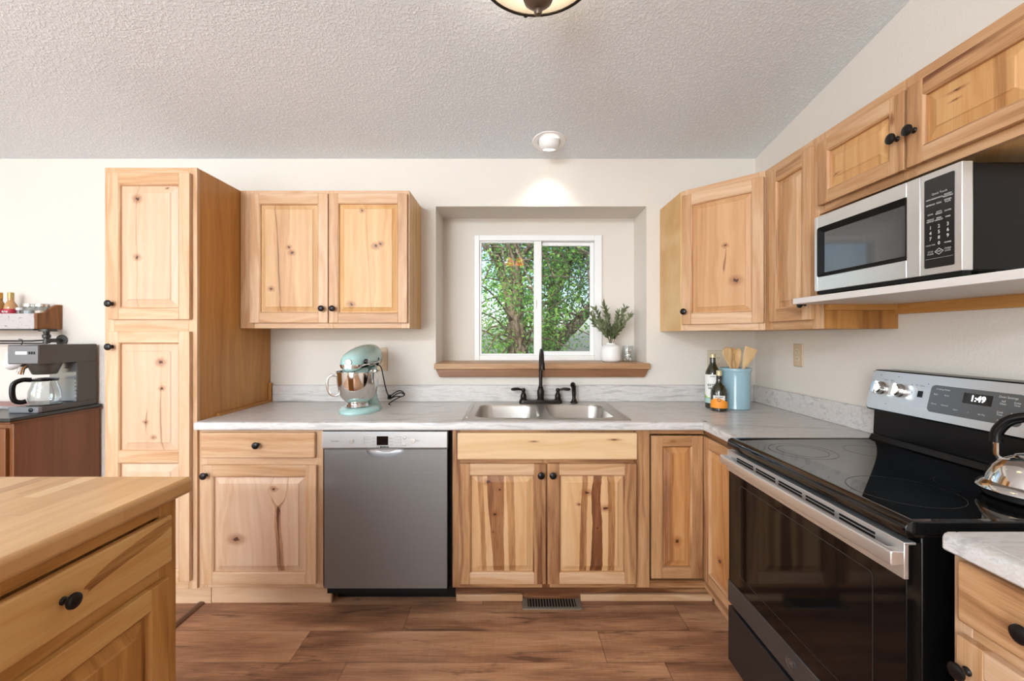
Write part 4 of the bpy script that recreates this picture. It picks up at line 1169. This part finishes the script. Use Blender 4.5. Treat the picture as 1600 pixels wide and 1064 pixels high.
t = thing('utensil_crock', 'pale blue glazed utensil crock in the counter corner', 'crock', (1.243, 2.392, .9143))
mb = MB(); mb.lathe([(0, .0004), (.072, .0004), (.0765, .005), (.0755, .016), (.0745, .022), (.0755, .18), (.0765, .200), (.079, .207), (.0815, .213), (.0815, .221), (.079, .2245), (.075, .222), (.072, .21), (.071, .02), (0, .016)], 48); mb.build('crock_body', BLUECER, t, ang=40)
UT = wood('utensil_wood', '#E2C294', '#D0A774', '#AB7D4C', randknots=False, rough=.5)
def utensil(name, label, base, tip, outline, twist=0, th=.005, cup=.0):
    """outline: (half width, t 0..1 from handle end to head end)"""
    o = Vector((1.243, 2.392, .9143))
    A = o + Vector(base); B = o + Vector(tip)
    d = (B - A).normalized()
    side = d.cross(Vector((0, 1, 0)) if abs(d.y) < .9 else Vector((1, 0, 0))).normalized()
    side = (Matrix.Rotation(twist, 3, d) @ side)
    nn = d.cross(side).normalized()
    rings = []
    L = (B - A).length
    for hw, q, lean in outline:
        c = A + d * (L * q) + nn * lean
        tt = min(th, max(.0035, hw * .8))
        ring = []
        for i in range(14):
            a = 2 * math.pi * i / 14
            x = hw * math.cos(a); y = tt * math.sin(a) * (1 if hw < .008 else .75)
            ring.append(c + side * x + nn * (y + cup * (x / .03) ** 2))
        rings.append(ring)
    mb = MB(); mb.loft(rings, grain=2, tone=random.uniform(.2, .5))
    return tag(mb.build(name, UT, ang=50), label, 'utensil')
SP = [(.0065, 0, 0), (.006, .6, 0), (.007, .68, 0), (.016, .75, 0), (.026, .83, 0), (.031, .90, 0), (.029, .96, 0), (.018, .99, 0), (.006, 1, 0)]
utensil('wooden_spoon', 'broad round wooden spoon leaning left in the crock', (.03, .01, .02), (-.066, -.022, .337), SP, twist=R(10), th=.006, cup=.006)
utensil('wooden_spoon', 'upright wooden spoon with curved edge second from left in the crock', (.02, .03, .02), (-.015, .005, .338), [(.0065, 0, 0), (.006, .6, 0), (.012, .68, 0), (.022, .76, 0), (.027, .86, .003), (.024, .95, .008), (.010, 1, .012)], twist=R(-35))
utensil('wooden_spoon', 'slim wooden spoon seen edge-on, third from left in the crock', (-.01, .02, .02), (.015, -.018, .332), [(.0065, 0, 0), (.006, .6, 0), (.012, .70, .002), (.020, .78, .008), (.022, .88, .012), (.018, .96, .010), (.006, 1, .006)], twist=R(-62), th=.008)
utensil('wooden_turner', 'flat square-ended wooden turner leaning right in the crock', (-.035, .0, .02), (.078, -.02, .335), [(.0065, 0, 0), (.006, .6, 0), (.010, .66, 0), (.020, .74, 0), (.029, .86, 0), (.034, .985, 0), (.034, 1, 0)], twist=R(-8), th=.005)

# ------------------------------------------------------------------ on the window sill
t = thing('vase', 'squat white ribbed ceramic vase on the wooden window sill', 'vase', (.632, 2.75, 1.1494))
pr = [(0, .0003), (.046, .0003), (.052, .005)]
for i in range(17):
    z = .01 + i * .006
    q = (z - .05) / .062
    pr.append((.030 + .034 * math.sqrt(max(0, 1 - (abs(q)) ** 3.2)) + (.0007 if i % 2 else -.0007), z))
pr += [(.0275, .113), (.026, .121), (.0235, .121), (.0235, .108), (0, .10)]
mb = MB(); mb.lathe(pr, 40); mb.build('vase_body', CERAMIC, t, ang=60)
def leafm(name, c1, c2, trans=.35):
    s = Sh(name)
    q = s.n('SeparateXYZ', {0: s.n('UVMap', uv_map='grain')}).node.outputs
    r = s.noise(s.obj(), 9, 2)
    s.set(color=s.mix(s.mr(r, .35, .65), c1, c2), rough=.45, spec=.4)
    if trans:
        tl = s.t.nodes.new('ShaderNodeBsdfTranslucent'); s.put(tl.inputs[0], s.mix(s.mr(r, .35, .65), c1, c2))
        mx = s.t.nodes.new('ShaderNodeMixShader'); mx.inputs[0].default_value = trans
        s.t.links.new(s.b.outputs[0], mx.inputs[1]); s.t.links.new(tl.outputs[0], mx.inputs[2])
        s.t.links.new(mx.outputs[0], s.t.nodes['Material Output'].inputs[0])
    return s.m
OLIVE = leafm('olive_leaf', '#5E6B45', '#8C9670', .2)
rng = random.Random(3)
t = thing('olive_branches', 'bunch of grey-green olive branches standing in the white vase', 'branches', (.632, 2.75, 1.1494))
stems = MB(); leaves = MB()
def leaf(mb, p, d, L, w_, rng, bend=.2):
    d = d.normalized()
    s_ = d.cross(Vector((rng.uniform(-1, 1), rng.uniform(-1, 1), rng.uniform(-.2, 1)))).normalized()
    n = s_.cross(d)
    P_ = [p, p + d * L * .3 + s_ * w_ * .8, p + d * L * .3 - s_ * w_ * .8, p + d * L * .62 + s_ * w_ - n * L * bend * .4, p + d * L * .62 - s_ * w_ - n * L * bend * .4, p + d * L - n * L * bend,
          p + d * L * .3 - n * w_ * .3, p + d * L * .62 - n * (L * bend * .4 + w_ * .3)]
    mb.add(P_, [(0, 6, 1), (0, 2, 6), (1, 6, 7, 3), (6, 2, 4, 7), (3, 7, 5), (7, 4, 5)])
for k, (dx, dy, h) in enumerate(((-.125, -.03, .20), (-.10, .02, .24), (-.05, -.05, .255), (-.02, .03, .21), (.04, -.04, .20), (.09, .0, .235), (.115, -.03, .19), (.05, .03, .16), (-.08, -.06, .15), (.03, -.06, .13), (-.11, .04, .16), (.085, .05, .13))):
    a0 = 2 * math.pi * k / 12
    x0 = Vector((math.cos(a0) * .012, math.sin(a0) * .012, .103))
    pth = smoothpath([tuple(x0), (x0.x + dx * .25, dy * .3, .103 + h * .40), (dx * .7, dy * .8, .103 + h * .74), (dx, dy, .103 + h)], 7)
    stems.tube(pth, [.0018] * len(pth), 6)
    for i in range(5, len(pth)):
        tdir = (pth[i] - pth[i - 1]).normalized()
        for s_ in range(3):
            sd_ = Vector((rng.uniform(-1, 1), rng.uniform(-1, 1), rng.uniform(-.3, .6)))
            leaf(leaves, pth[i], tdir * .9 + sd_ * .8, rng.uniform(.030, .046), rng.uniform(.0045, .0065), rng)
stems.build('stems', plain('olive_stem', '#6A6147', .7), t); leaves.build('leaves', OLIVE, t)

t = thing('glass_jar', 'small clear glass jar of seashells beside the vase on the sill', 'jar', (.742, 2.755, 1.1494))
mb = MB(); mb.lathe([(0, .0003), (.032, .0003), (.037, .006), (.038, .04), (.036, .085), (.034, .103), (.0325, .103), (.0345, .085), (.0365, .04), (.035, .007), (0, .005)], 32); mb.build('jar_glass', CLEAR, t, ang=50)
SHELL = Sh('shell'); SHELL.set(color=SHELL.mix(SHELL.mr(SHELL.noise(SHELL.obj(), 60, 2), .45, .6), '#F2ECE4', '#A98E78'), rough=.5)
def shell_mesh(k):
    mb = MB()
    r1 = random.Random(k)
    n = 18; rings = []
    for i in range(9):
        q = i / 8
        rad = .013 * math.sin(math.pi * (.08 + q * .90)) ** .7 * (1 - .4 * q)
        rings.append([(rad * (1 + .10 * math.cos(6 * a)) * math.cos(a), rad * .8 * (1 + .10 * math.cos(6 * a)) * math.sin(a), -.013 + q * .028) for a in [2 * math.pi * j / n for j in range(n)]])
    mb.loft(rings)
    return mb
sh0 = shell_mesh(1).build('seashell', SHELL.m, ang=60)
tag(sh0, 'pale brown-flecked seashell inside the small glass jar', 'seashell', 'seashells in the glass jar')
spots = [(-.014, -.012, .018), (.014, -.010, .018), (.0, .016, .018), (.012, .010, .045), (-.015, .006, .045), (.0, -.016, .046), (-.012, -.008, .072), (.013, -.008, .071), (.002, .014, .074)]
for i, (x, y, z) in enumerate(spots):
    o = sh0 if i == 0 else sh0.copy()
    if i: COL.objects.link(o)
    o.location = (.742 + x, 2.755 + y, 1.1494 + z)
    o.rotation_euler = (rng.uniform(0, 3), rng.uniform(0, 3), rng.uniform(0, 6))
    k = rng.uniform(.8, 1.05); o.scale = (k, k, k)

# ------------------------------------------------------------------ sideboard corner at the left
CHERRY = wood('cherry_wood', '#8C5731', '#764622', '#522D15', randknots=False, amount=.6, rough=.35)
t = thing('sideboard', 'reddish brown sideboard with dark top left of the pantry', 'sideboard', (-3.3, 2.16, 0))
SW = .792
mb = MB(); mb.box(.01, SW - .008, .012, .465, .06, .883, grain=2, tone=.35); mb.build('carcass', CHERRY, t, bevel=.004)
for xa, xb in ((.03, .39), (.40, SW - .03)):
    mb = MB()
    ringbox(mb, xa, xb, .10, .85, .05, .05, .06, .06, -.006, .0115, tone=.35, grain=2)
    mb.box(xa + .05, xb - .05, .004, .0115, .16, .79, tone=.4, grain=2)
    d_ = mb.build('door', CHERRY, t, bevel=.003)
    knob(d_, xb - .03 if xa < .2 else xa + .03, -.006, .6, .9)
mb = MB(); mb.box(0, SW, -.012, .472, .8835, .902, grain=0, tone=.5); tp_ = mb.build('top', [plain('dark_top', '#2A2928', .3)], t, bevel=.004)
mb = MB(); mb.box(-.004, SW + .004, -.014, .474, .8745, .8832, grain=0, tone=.55); mb.build('top_moulding', CHERRY, t, bevel=.003)
for x in (.02, SW - .06):
    for y in (.02, .42):
        mb = MB(); mb.box(x, x + .04, y, y + .04, 0, .0595, tone=.4); mb.build('foot', CHERRY, t)

# coffee maker
DG = plain('charcoal_plastic', '#47433F', .4); DGF = plain('grey_front_plastic', '#77777A', .35, .2)
t = thing('coffee_maker', 'charcoal drip coffee maker with glass carafe on the sideboard', 'coffee maker', (-2.695, 2.30, .9023))
mb = MB()
# side silhouette (y, z), whole width
CW = .165
mb.box(0, CW, .02, .32, .0005, .03)
mb.box(0, CW, .205, .32, .03, .262)
mb.box(0, CW, .0, .32, .262, .365)
mb.box(0, .004, .205, .32, .03, .262)
mb.build('housing', DG, t, bevel=.006)
mb = MB(); mb.box(.002, CW - .002, -.004, .0, .266, .361); fp = mb.build('front_panel', DGF, t, bevel=.002)
mb = MB(); mb.box(.045, .105, -.0055, -.0035, .314, .330); mb.build('display', Sh('display_glow').set(color='#DDE6EE', em='#E8F0F6', ems=.7).m, fp)
mb = MB()
for i in range(3): mb.box(.115 + i * .013, .123 + i * .013, -.0055, -.0035, .315, .329)
mb.build('button', BLACK, fp)
mb = MB(); mb.box(.002, CW - .002, -.002, .02, .0005, .032); bp_ = mb.build('base_front', DGF, t, bevel=.003)
mb = MB(); mb.lathe([(.011, 0), (.011, .004), (.008, .006), (0, .006)], 18, c=(.125, -.002, .017), m=Matrix.Rotation(R(90), 4, 'X')); mb.build('power_button', BLACK, bp_)
mb = MB(); mb.box(.006, CW - .004, .202, .2045, .034, .258)
for i in range(9): mb.box(.01, CW - .008, .197, .202, .05 + i * .022, .056 + i * .022)
mb.build('tank_window', plain('tank_silver', '#A2A6AA', .22, .7), t)
mb = MB(); mb.lathe([(0, .200), (.045, .200), (.05, .203), (.072, .2615), (0, .2615)], 28, c=(.083, .105, 0)); bk = mb.build('filter_basket', DG, t, ang=40)
mb = MB(); mb.tube([(.05, .045, .255), (.045, .025, .24), (.042, .018, .205)], .011, 10, flat=1.4); mb.build('basket_handle', CHROME, bk)
mb = MB(); mb.lathe([(0, .0305), (.07, .0305), (.07, .0345), (0, .0345)], 32, c=(.083, .105, 0)); mb.build('warming_plate', BLACK, t)
t = thing('carafe', 'clear glass coffee carafe with black handle in the coffee maker', 'carafe', (-2.612, 2.405, .9372))
mb = MB(); mb.lathe([(0, .0003), (.055, .0003), (.062, .006), (.068, .03), (.066, .07), (.055, .105), (.05, .125), (.054, .135), (.052, .135), (.048, .125), (.053, .105), (.064, .07), (.066, .03), (.060, .008), (0, .003)], 36); mb.build('carafe_glass', CLEAR, t, ang=50)
mb = MB(); mb.lathe([(.054, .128), (.056, .132), (.056, .140), (.03, .145), (0, .146)], 30); mb.build('lid', BLACK, t)
ha_ = Vector((-.62, -.78, 0))
mb = MB(); mb.tube(smoothpath([tuple(ha_ * .05 + Vector((0, 0, .136))), tuple(ha_ * .085 + Vector((0, 0, .138))), tuple(ha_ * .115 + Vector((0, 0, .118))), tuple(ha_ * .12 + Vector((0, 0, .07))), tuple(ha_ * .112 + Vector((0, 0, .03))), tuple(ha_ * .09 + Vector((0, 0, .018))), tuple(ha_ * .069 + Vector((0, 0, .022)))], 6), .009, 10, flat=1.4); mb.build('handle', BLACK, t)

# wall shelf with bottles, jars, rail and cup
RUST = wood('rustic_wood', '#A5703F', '#8A5A30', '#4F2D16', rough=.6, randknots=False)
def m_dist():
    s = Sh('distressed_white'); n = s.noise(s.obj(), 45, 4, .65, 1.0)
    s.set(color=s.mix(s.mr(n, .60, .66), '#BDB6B4', '#7F6F66'), rough=.6); return s.m
t = thing('wall_shelf', 'rustic box shelf on the wall above the coffee maker', 'shelf', (-2.758, 2.638, 1.356))
mb = MB(); mb.prism([(-.140, 0), (-.0005, 0), (-.0005, .149), (-.03, .148), (-.062, .128), (-.095, .098), (-.140, .092)], 0, -.018, 0, grain=2, tone=.4); mb.build('end_board', RUST, t, bevel=.002)
mb = MB(); mb.box(-.62, -.0185, -.140, -.122, 0, .090, grain=0); mb.build('front_board', m_dist(), t, bevel=.002)
mb = MB(); mb.box(-.62, -.0185, -.1215, -.0005, 0, .012, grain=0, tone=.4); mb.build('bottom_board', RUST, t)
mb = MB(); mb.prism([(a, b) for a, b in rrect(-.03, .045, -.128, -.05, .035, 6)], 2, -.014, -.001)
mb.box(-.62, -.02, -.145, -.10, -.008, -.001)
mb.tube([(.0, -.09, -.010), (.0, -.09, -.03), (.0, -.09, -.034), (0, -.09, -.05), (0, -.09, -.055), (0, -.09, -.085)], [.016, .013, .019, .019, .013, .017], 14)
mb.tube([(0, -.09, -.068), (0, -.03, -.068), (0, -.0005, -.068)], .012, 12); mb.lathe([(0, 0), (.034, 0), (.034, .006), (.015, .010), (0, .010)], 20, c=(0, -.001, -.068), m=Matrix.Rotation(R(90), 4, 'X'))
mb.build('pipe_bracket', plain('iron_pipe', '#4A4947', .45, .7), t)
mb = MB(); mb.tube([(-.62, -.115, -.07), (-.06, -.115, -.07), (0, -.098, -.066)], .005, 8); mb.tube([(-.62, -.075, -.085), (-.01, -.075, -.085)], .004, 8)
mb.build('rail', plain('iron_rail', '#3A3A3B', .4, .7), t)
def hooked(name, label, x):
    t = thing(name, label, 'cup', (x, 2.49, 0))
    mb = MB(); mb.tube(smoothpath([(-.01, .028, 1.296), (.0, .033, 1.2945), (.010, .033, 1.286), (.016, .02, 1.262), (.03, .0, 1.235), (.032, -.004, 1.222), (.022, -.004, 1.215), (.014, -.002, 1.222)], 5), .0025, 8); mb.build('hook', bpy.data.materials['iron_rail'], t)
    m_ = Matrix.Translation((.002, 0, 1.165)) @ Matrix.Rotation(R(62), 4, 'Y')
    mb = MB(); mb.lathe([(0, -.045), (.026, -.045), (.034, -.036), (.040, .0), (.042, .045), (.039, .045), (.037, .0), (.03, -.034), (0, -.04)], 28, m=m_)
    mb.build('cup_body', CERAMIC, t, ang=40)
    mb = MB(); mb.tube(smoothpath([tuple(m_ @ Vector(p)) for p in ((-.038, 0, .03), (-.062, 0, .028), (-.070, 0, .0), (-.056, 0, -.022), (-.034, 0, -.025))], 6), .0055, 10); mb.build('cup_handle', CERAMIC, t)
hooked('coffee_cup', 'white coffee cup hanging on a hook from the iron rail', -2.88)
def sbot(label, x, cols):
    t = thing('syrup_bottle', label, 'bottle', (x, 2.57, 1.3683))
    mb = MB(); mb.lathe([(0, .0003), (.026, .0003), (.029, .004), (.029, .115), (.026, .132), (.016, .150), (.0135, .158), (.0135, .175), (0, .175)], 24); mb.build('glass_body', plain('amber_syrup', cols[0], .1, spec=.6), t, ang=40)
    mb = MB(); mb.lathe([(.0145, .172), (.0145, .205), (.012, .207), (0, .207)], 18); mb.build('cap', plain('cap_' + cols[1][1:], cols[1], .35, .4), t)
    mb = MB(); mb.lathe([(.0294, .075), (.0294, .108)], 24); lb = mb.build('label', plain('red_label', '#B32A3C', .5), t)
    mb = MB(); mb.text('Syrup', .016, (0, -.031, .092), bold=.0004); mb.build('lettering', WHITEP, lb)
sbot('red-labelled syrup bottle at the left picture edge on the wall shelf', -3.062, ('#9A6B35', '#C89243'))
sbot('red-labelled bottle with gold cap, right one of the two on the wall shelf', -2.995, ('#B98D5E', '#B29A63'))
def jar(label, x, r, h, fill, lidc, lidm):
    t = thing('spice_jar', label, 'jar', (x, 2.575, 1.3683))
    mb = MB(); mb.lathe([(0, .0003), (r - .003, .0003), (r, .004), (r, h * .86), (r - .004, h * .9), (r - .006, h * .9), (r - .003, h * .85), (r - .003, .005), (0, .004)], 28); mb.build('jar_glass', CLEAR, t, ang=40)
    mb = MB(); mb.lathe([(0, .0045), (r - .0035, .0045), (r - .0035, h * .72), (0, h * .73)], 24); mb.build('contents', fill, t)
    mb = MB(); mb.lathe([(r - .003, h * .88), (r + .001, h * .88), (r + .001, h), (r - .001, h + .002), (0, h + .002)], 28); mb.build('lid', plain(lidc[0], lidc[1], .25, lidm), t, ang=40)
LS = ('silver_lid', '#C8C6C2')
jar('small jar of dark spice beside the red-labelled bottle on the wall shelf', -2.945, .018, .115, plain('dark_spice', '#3A3032', .7), ('clear_lid', '#C9C8C8'), .1)
jar('ribbed glass jar with silver lid in the middle of the jars on the wall shelf', -2.885, .031, .137, plain('pale_sugar', '#B5B3B1', .7), LS, .8)
jar('glass jar of tan powder with silver lid at the right end of the wall shelf', -2.815, .033, .137, plain('tan_powder', '#D9BE9C', .7), LS, .8)
mb = MB()
mb.loft([[(x, y, .9024) for x, y in rrect(-3.25, -2.78, 2.44, 2.60, .02, 4)], [(x, y, .918) for x, y in rrect(-3.26, -2.77, 2.43, 2.61, .025, 4)]])
mb.loft([[(x, y, .918) for x, y in rrect(-3.26, -2.77, 2.43, 2.61, .025, 4)], [(x, y, .920) for x, y in rrect(-3.255, -2.775, 2.435, 2.605, .02, 4)]], mi=1)
tag(mb.build('tray', [plain('pale_tray', '#C9C5C4', .4), plain('red_tray_edge', '#B0807A', .5)]), 'shallow pale tray on the sideboard behind the coffee maker', 'tray')

# ------------------------------------------------------------------ outside the window
def m_grass():
    s = Sh('lawn'); n = s.noise(s.obj(), 3, 5, .7); s.set(color=s.mix(s.mr(n, .35, .65), '#7D9A55', '#C9CDB8'), rough=.9, spec=.1); return s.m
mb = MB(); mb.box(-14, 16, 3.1, 30, -.5, -.42); struct(mb.build('ground', m_grass()))
s = Sh('bark'); q = s.n('SeparateXYZ', {0: s.obj()}).node.outputs
n = s.noise(s.xyz(s.mul(q[0], 28), s.mul(q[1], 28), s.mul(q[2], 6)), 1, 4, .65)
s.set(color=s.mix(s.mr(n, .35, .65), '#4E4036', '#9A8774'), rough=.9, spec=.1); s.bump(n, .8, .02)
BARK = s.m
def tree(label, limbs, twigs, leaves_n, mats, seed, spread, leafs):
    rg = random.Random(seed)
    root = Vector(limbs[0][0][0])
    t = thing('tree', label, 'tree', root)
    tr = MB()
    anchors = []
    for path, r0, r1 in limbs:
        pp = smoothpath(path, 6)
        pp = [p + Vector((rg.uniform(-1, 1), rg.uniform(-1, 1), 0)) * .012 - root for p in pp]
        n_ = len(pp)
        tr.tube(pp, [r0 + (r1 - r0) * i / (n_ - 1) for i in range(n_)], 10)
        anchors += pp[n_ // 3:]
    tr.build('trunk', BARK, t, ang=60)
    tw = MB(); tips = []
    for i in range(twigs):
        a = rg.choice(anchors)
        d = Vector((rg.gauss(0, 1), rg.gauss(0, .7), rg.gauss(.15, .7))).normalized()
        L = rg.uniform(.5, spread)
        mid = a + d * L * .5 + Vector((0, 0, rg.uniform(-.05, .2)))
        e = a + d * L + Vector((0, 0, rg.uniform(-.35, .15)))
        pp = smoothpath([tuple(a), tuple(mid), tuple(e)], 4)
        tw.tube(pp, [.016 - .012 * k / (len(pp) - 1) for k in range(len(pp))], 5)
        tips += pp[3:]
    tw.build('twigs', BARK, t, ang=60)
    for mi_, (mt, share) in enumerate(mats):
        lv = MB(); V = lv.v; F = lv.f
        for i in range(int(leaves_n * share)):
            c = rg.choice(tips) + Vector((rg.gauss(0, .10), rg.gauss(.22, .15), rg.gauss(-.03, .10)))
            d = Vector((rg.gauss(0, 1), rg.gauss(0, 1), rg.gauss(-.5, .7))).normalized()
            s_ = d.cross(Vector((rg.gauss(0, 1), rg.gauss(0, 1), rg.gauss(0, 1)))).normalized()
            nn = d.cross(s_)
            L = rg.uniform(*leafs); w_ = L * .26
            o = len(V)
            V += [c, c + d * L * .45 + s_ * w_ + nn * w_ * .4, c + d * L, c + d * L * .45 - s_ * w_ + nn * w_ * .4]
            F += [[o, o + 1, o + 2], [o, o + 2, o + 3]]
        lv.uv = [[(0, 0)] * 3] * len(F); lv.bd = lv.uv; lv.tn = [0.0] * len(F); lv.mi = [0] * len(F)
        f_ = lv.build('foliage', mt, t, ang=180); f_['kind'] = 'stuff'
    return t
G1 = leafm('leaf_sunny_green', '#86BC4A', '#B8DD70', .45)
G2 = leafm('leaf_mid_green', '#5C9A48', '#8CBB66', .45)
G3 = leafm('leaf_blue_green', '#6A9A70', '#A0BF98', .45)
tree('large forked tree filling the left window pane outside', [
    ([(.08, 5.5, -.45), (.09, 5.5, .6), (.08, 5.5, 1.15), (.05, 5.5, 1.5)], .13, .12),
    ([(.06, 5.5, 1.42), (-.02, 5.52, 1.75), (-.12, 5.6, 2.1), (-.3, 5.8, 2.8), (-.6, 6.0, 3.6)], .085, .04),
    ([(.05, 5.5, 1.40), (.07, 5.52, 1.8), (.04, 5.5, 2.2), (.0, 5.5, 2.7), (.06, 5.4, 4.0)], .10, .05),
    ([(.03, 5.5, 2.1), (.14, 5.45, 2.35), (.3, 5.4, 2.55)], .03, .015),
    ([(-.1, 5.6, 2.1), (-.35, 5.5, 2.45), (-.7, 5.4, 2.6)], .03, .012)], 120, 15500, [(G1, .55), (G2, .45)], 5, 1.35, (.035, .062))
tree('leaning multi-stemmed tree filling the right window pane outside', [
    ([(.42, 6.2, -.45), (.44, 6.2, .5), (.5, 6.2, 1.05)], .16, .13),
    ([(.49, 6.2, 1.0), (.75, 6.22, 1.32), (1.1, 6.3, 1.66), (1.7, 6.4, 2.3), (2.3, 6.5, 3.2)], .105, .05),
    ([(.5, 6.2, 1.0), (.58, 6.3, 1.6), (.63, 6.3, 2.1), (.68, 6.3, 2.8), (.72, 6.3, 4.0)], .10, .06),
    ([(.62, 6.3, 1.95), (.85, 6.4, 2.4), (1.05, 6.5, 2.8), (1.3, 6.6, 3.5)], .075, .05),
    ([(.80, 6.38, 2.35), (.95, 6.2, 2.5), (1.2, 6.1, 2.46), (1.5, 6.0, 2.3)], .03, .014)], 140, 19000, [(G2, .65), (G3, .35)], 9, 1.45, (.035, .062))
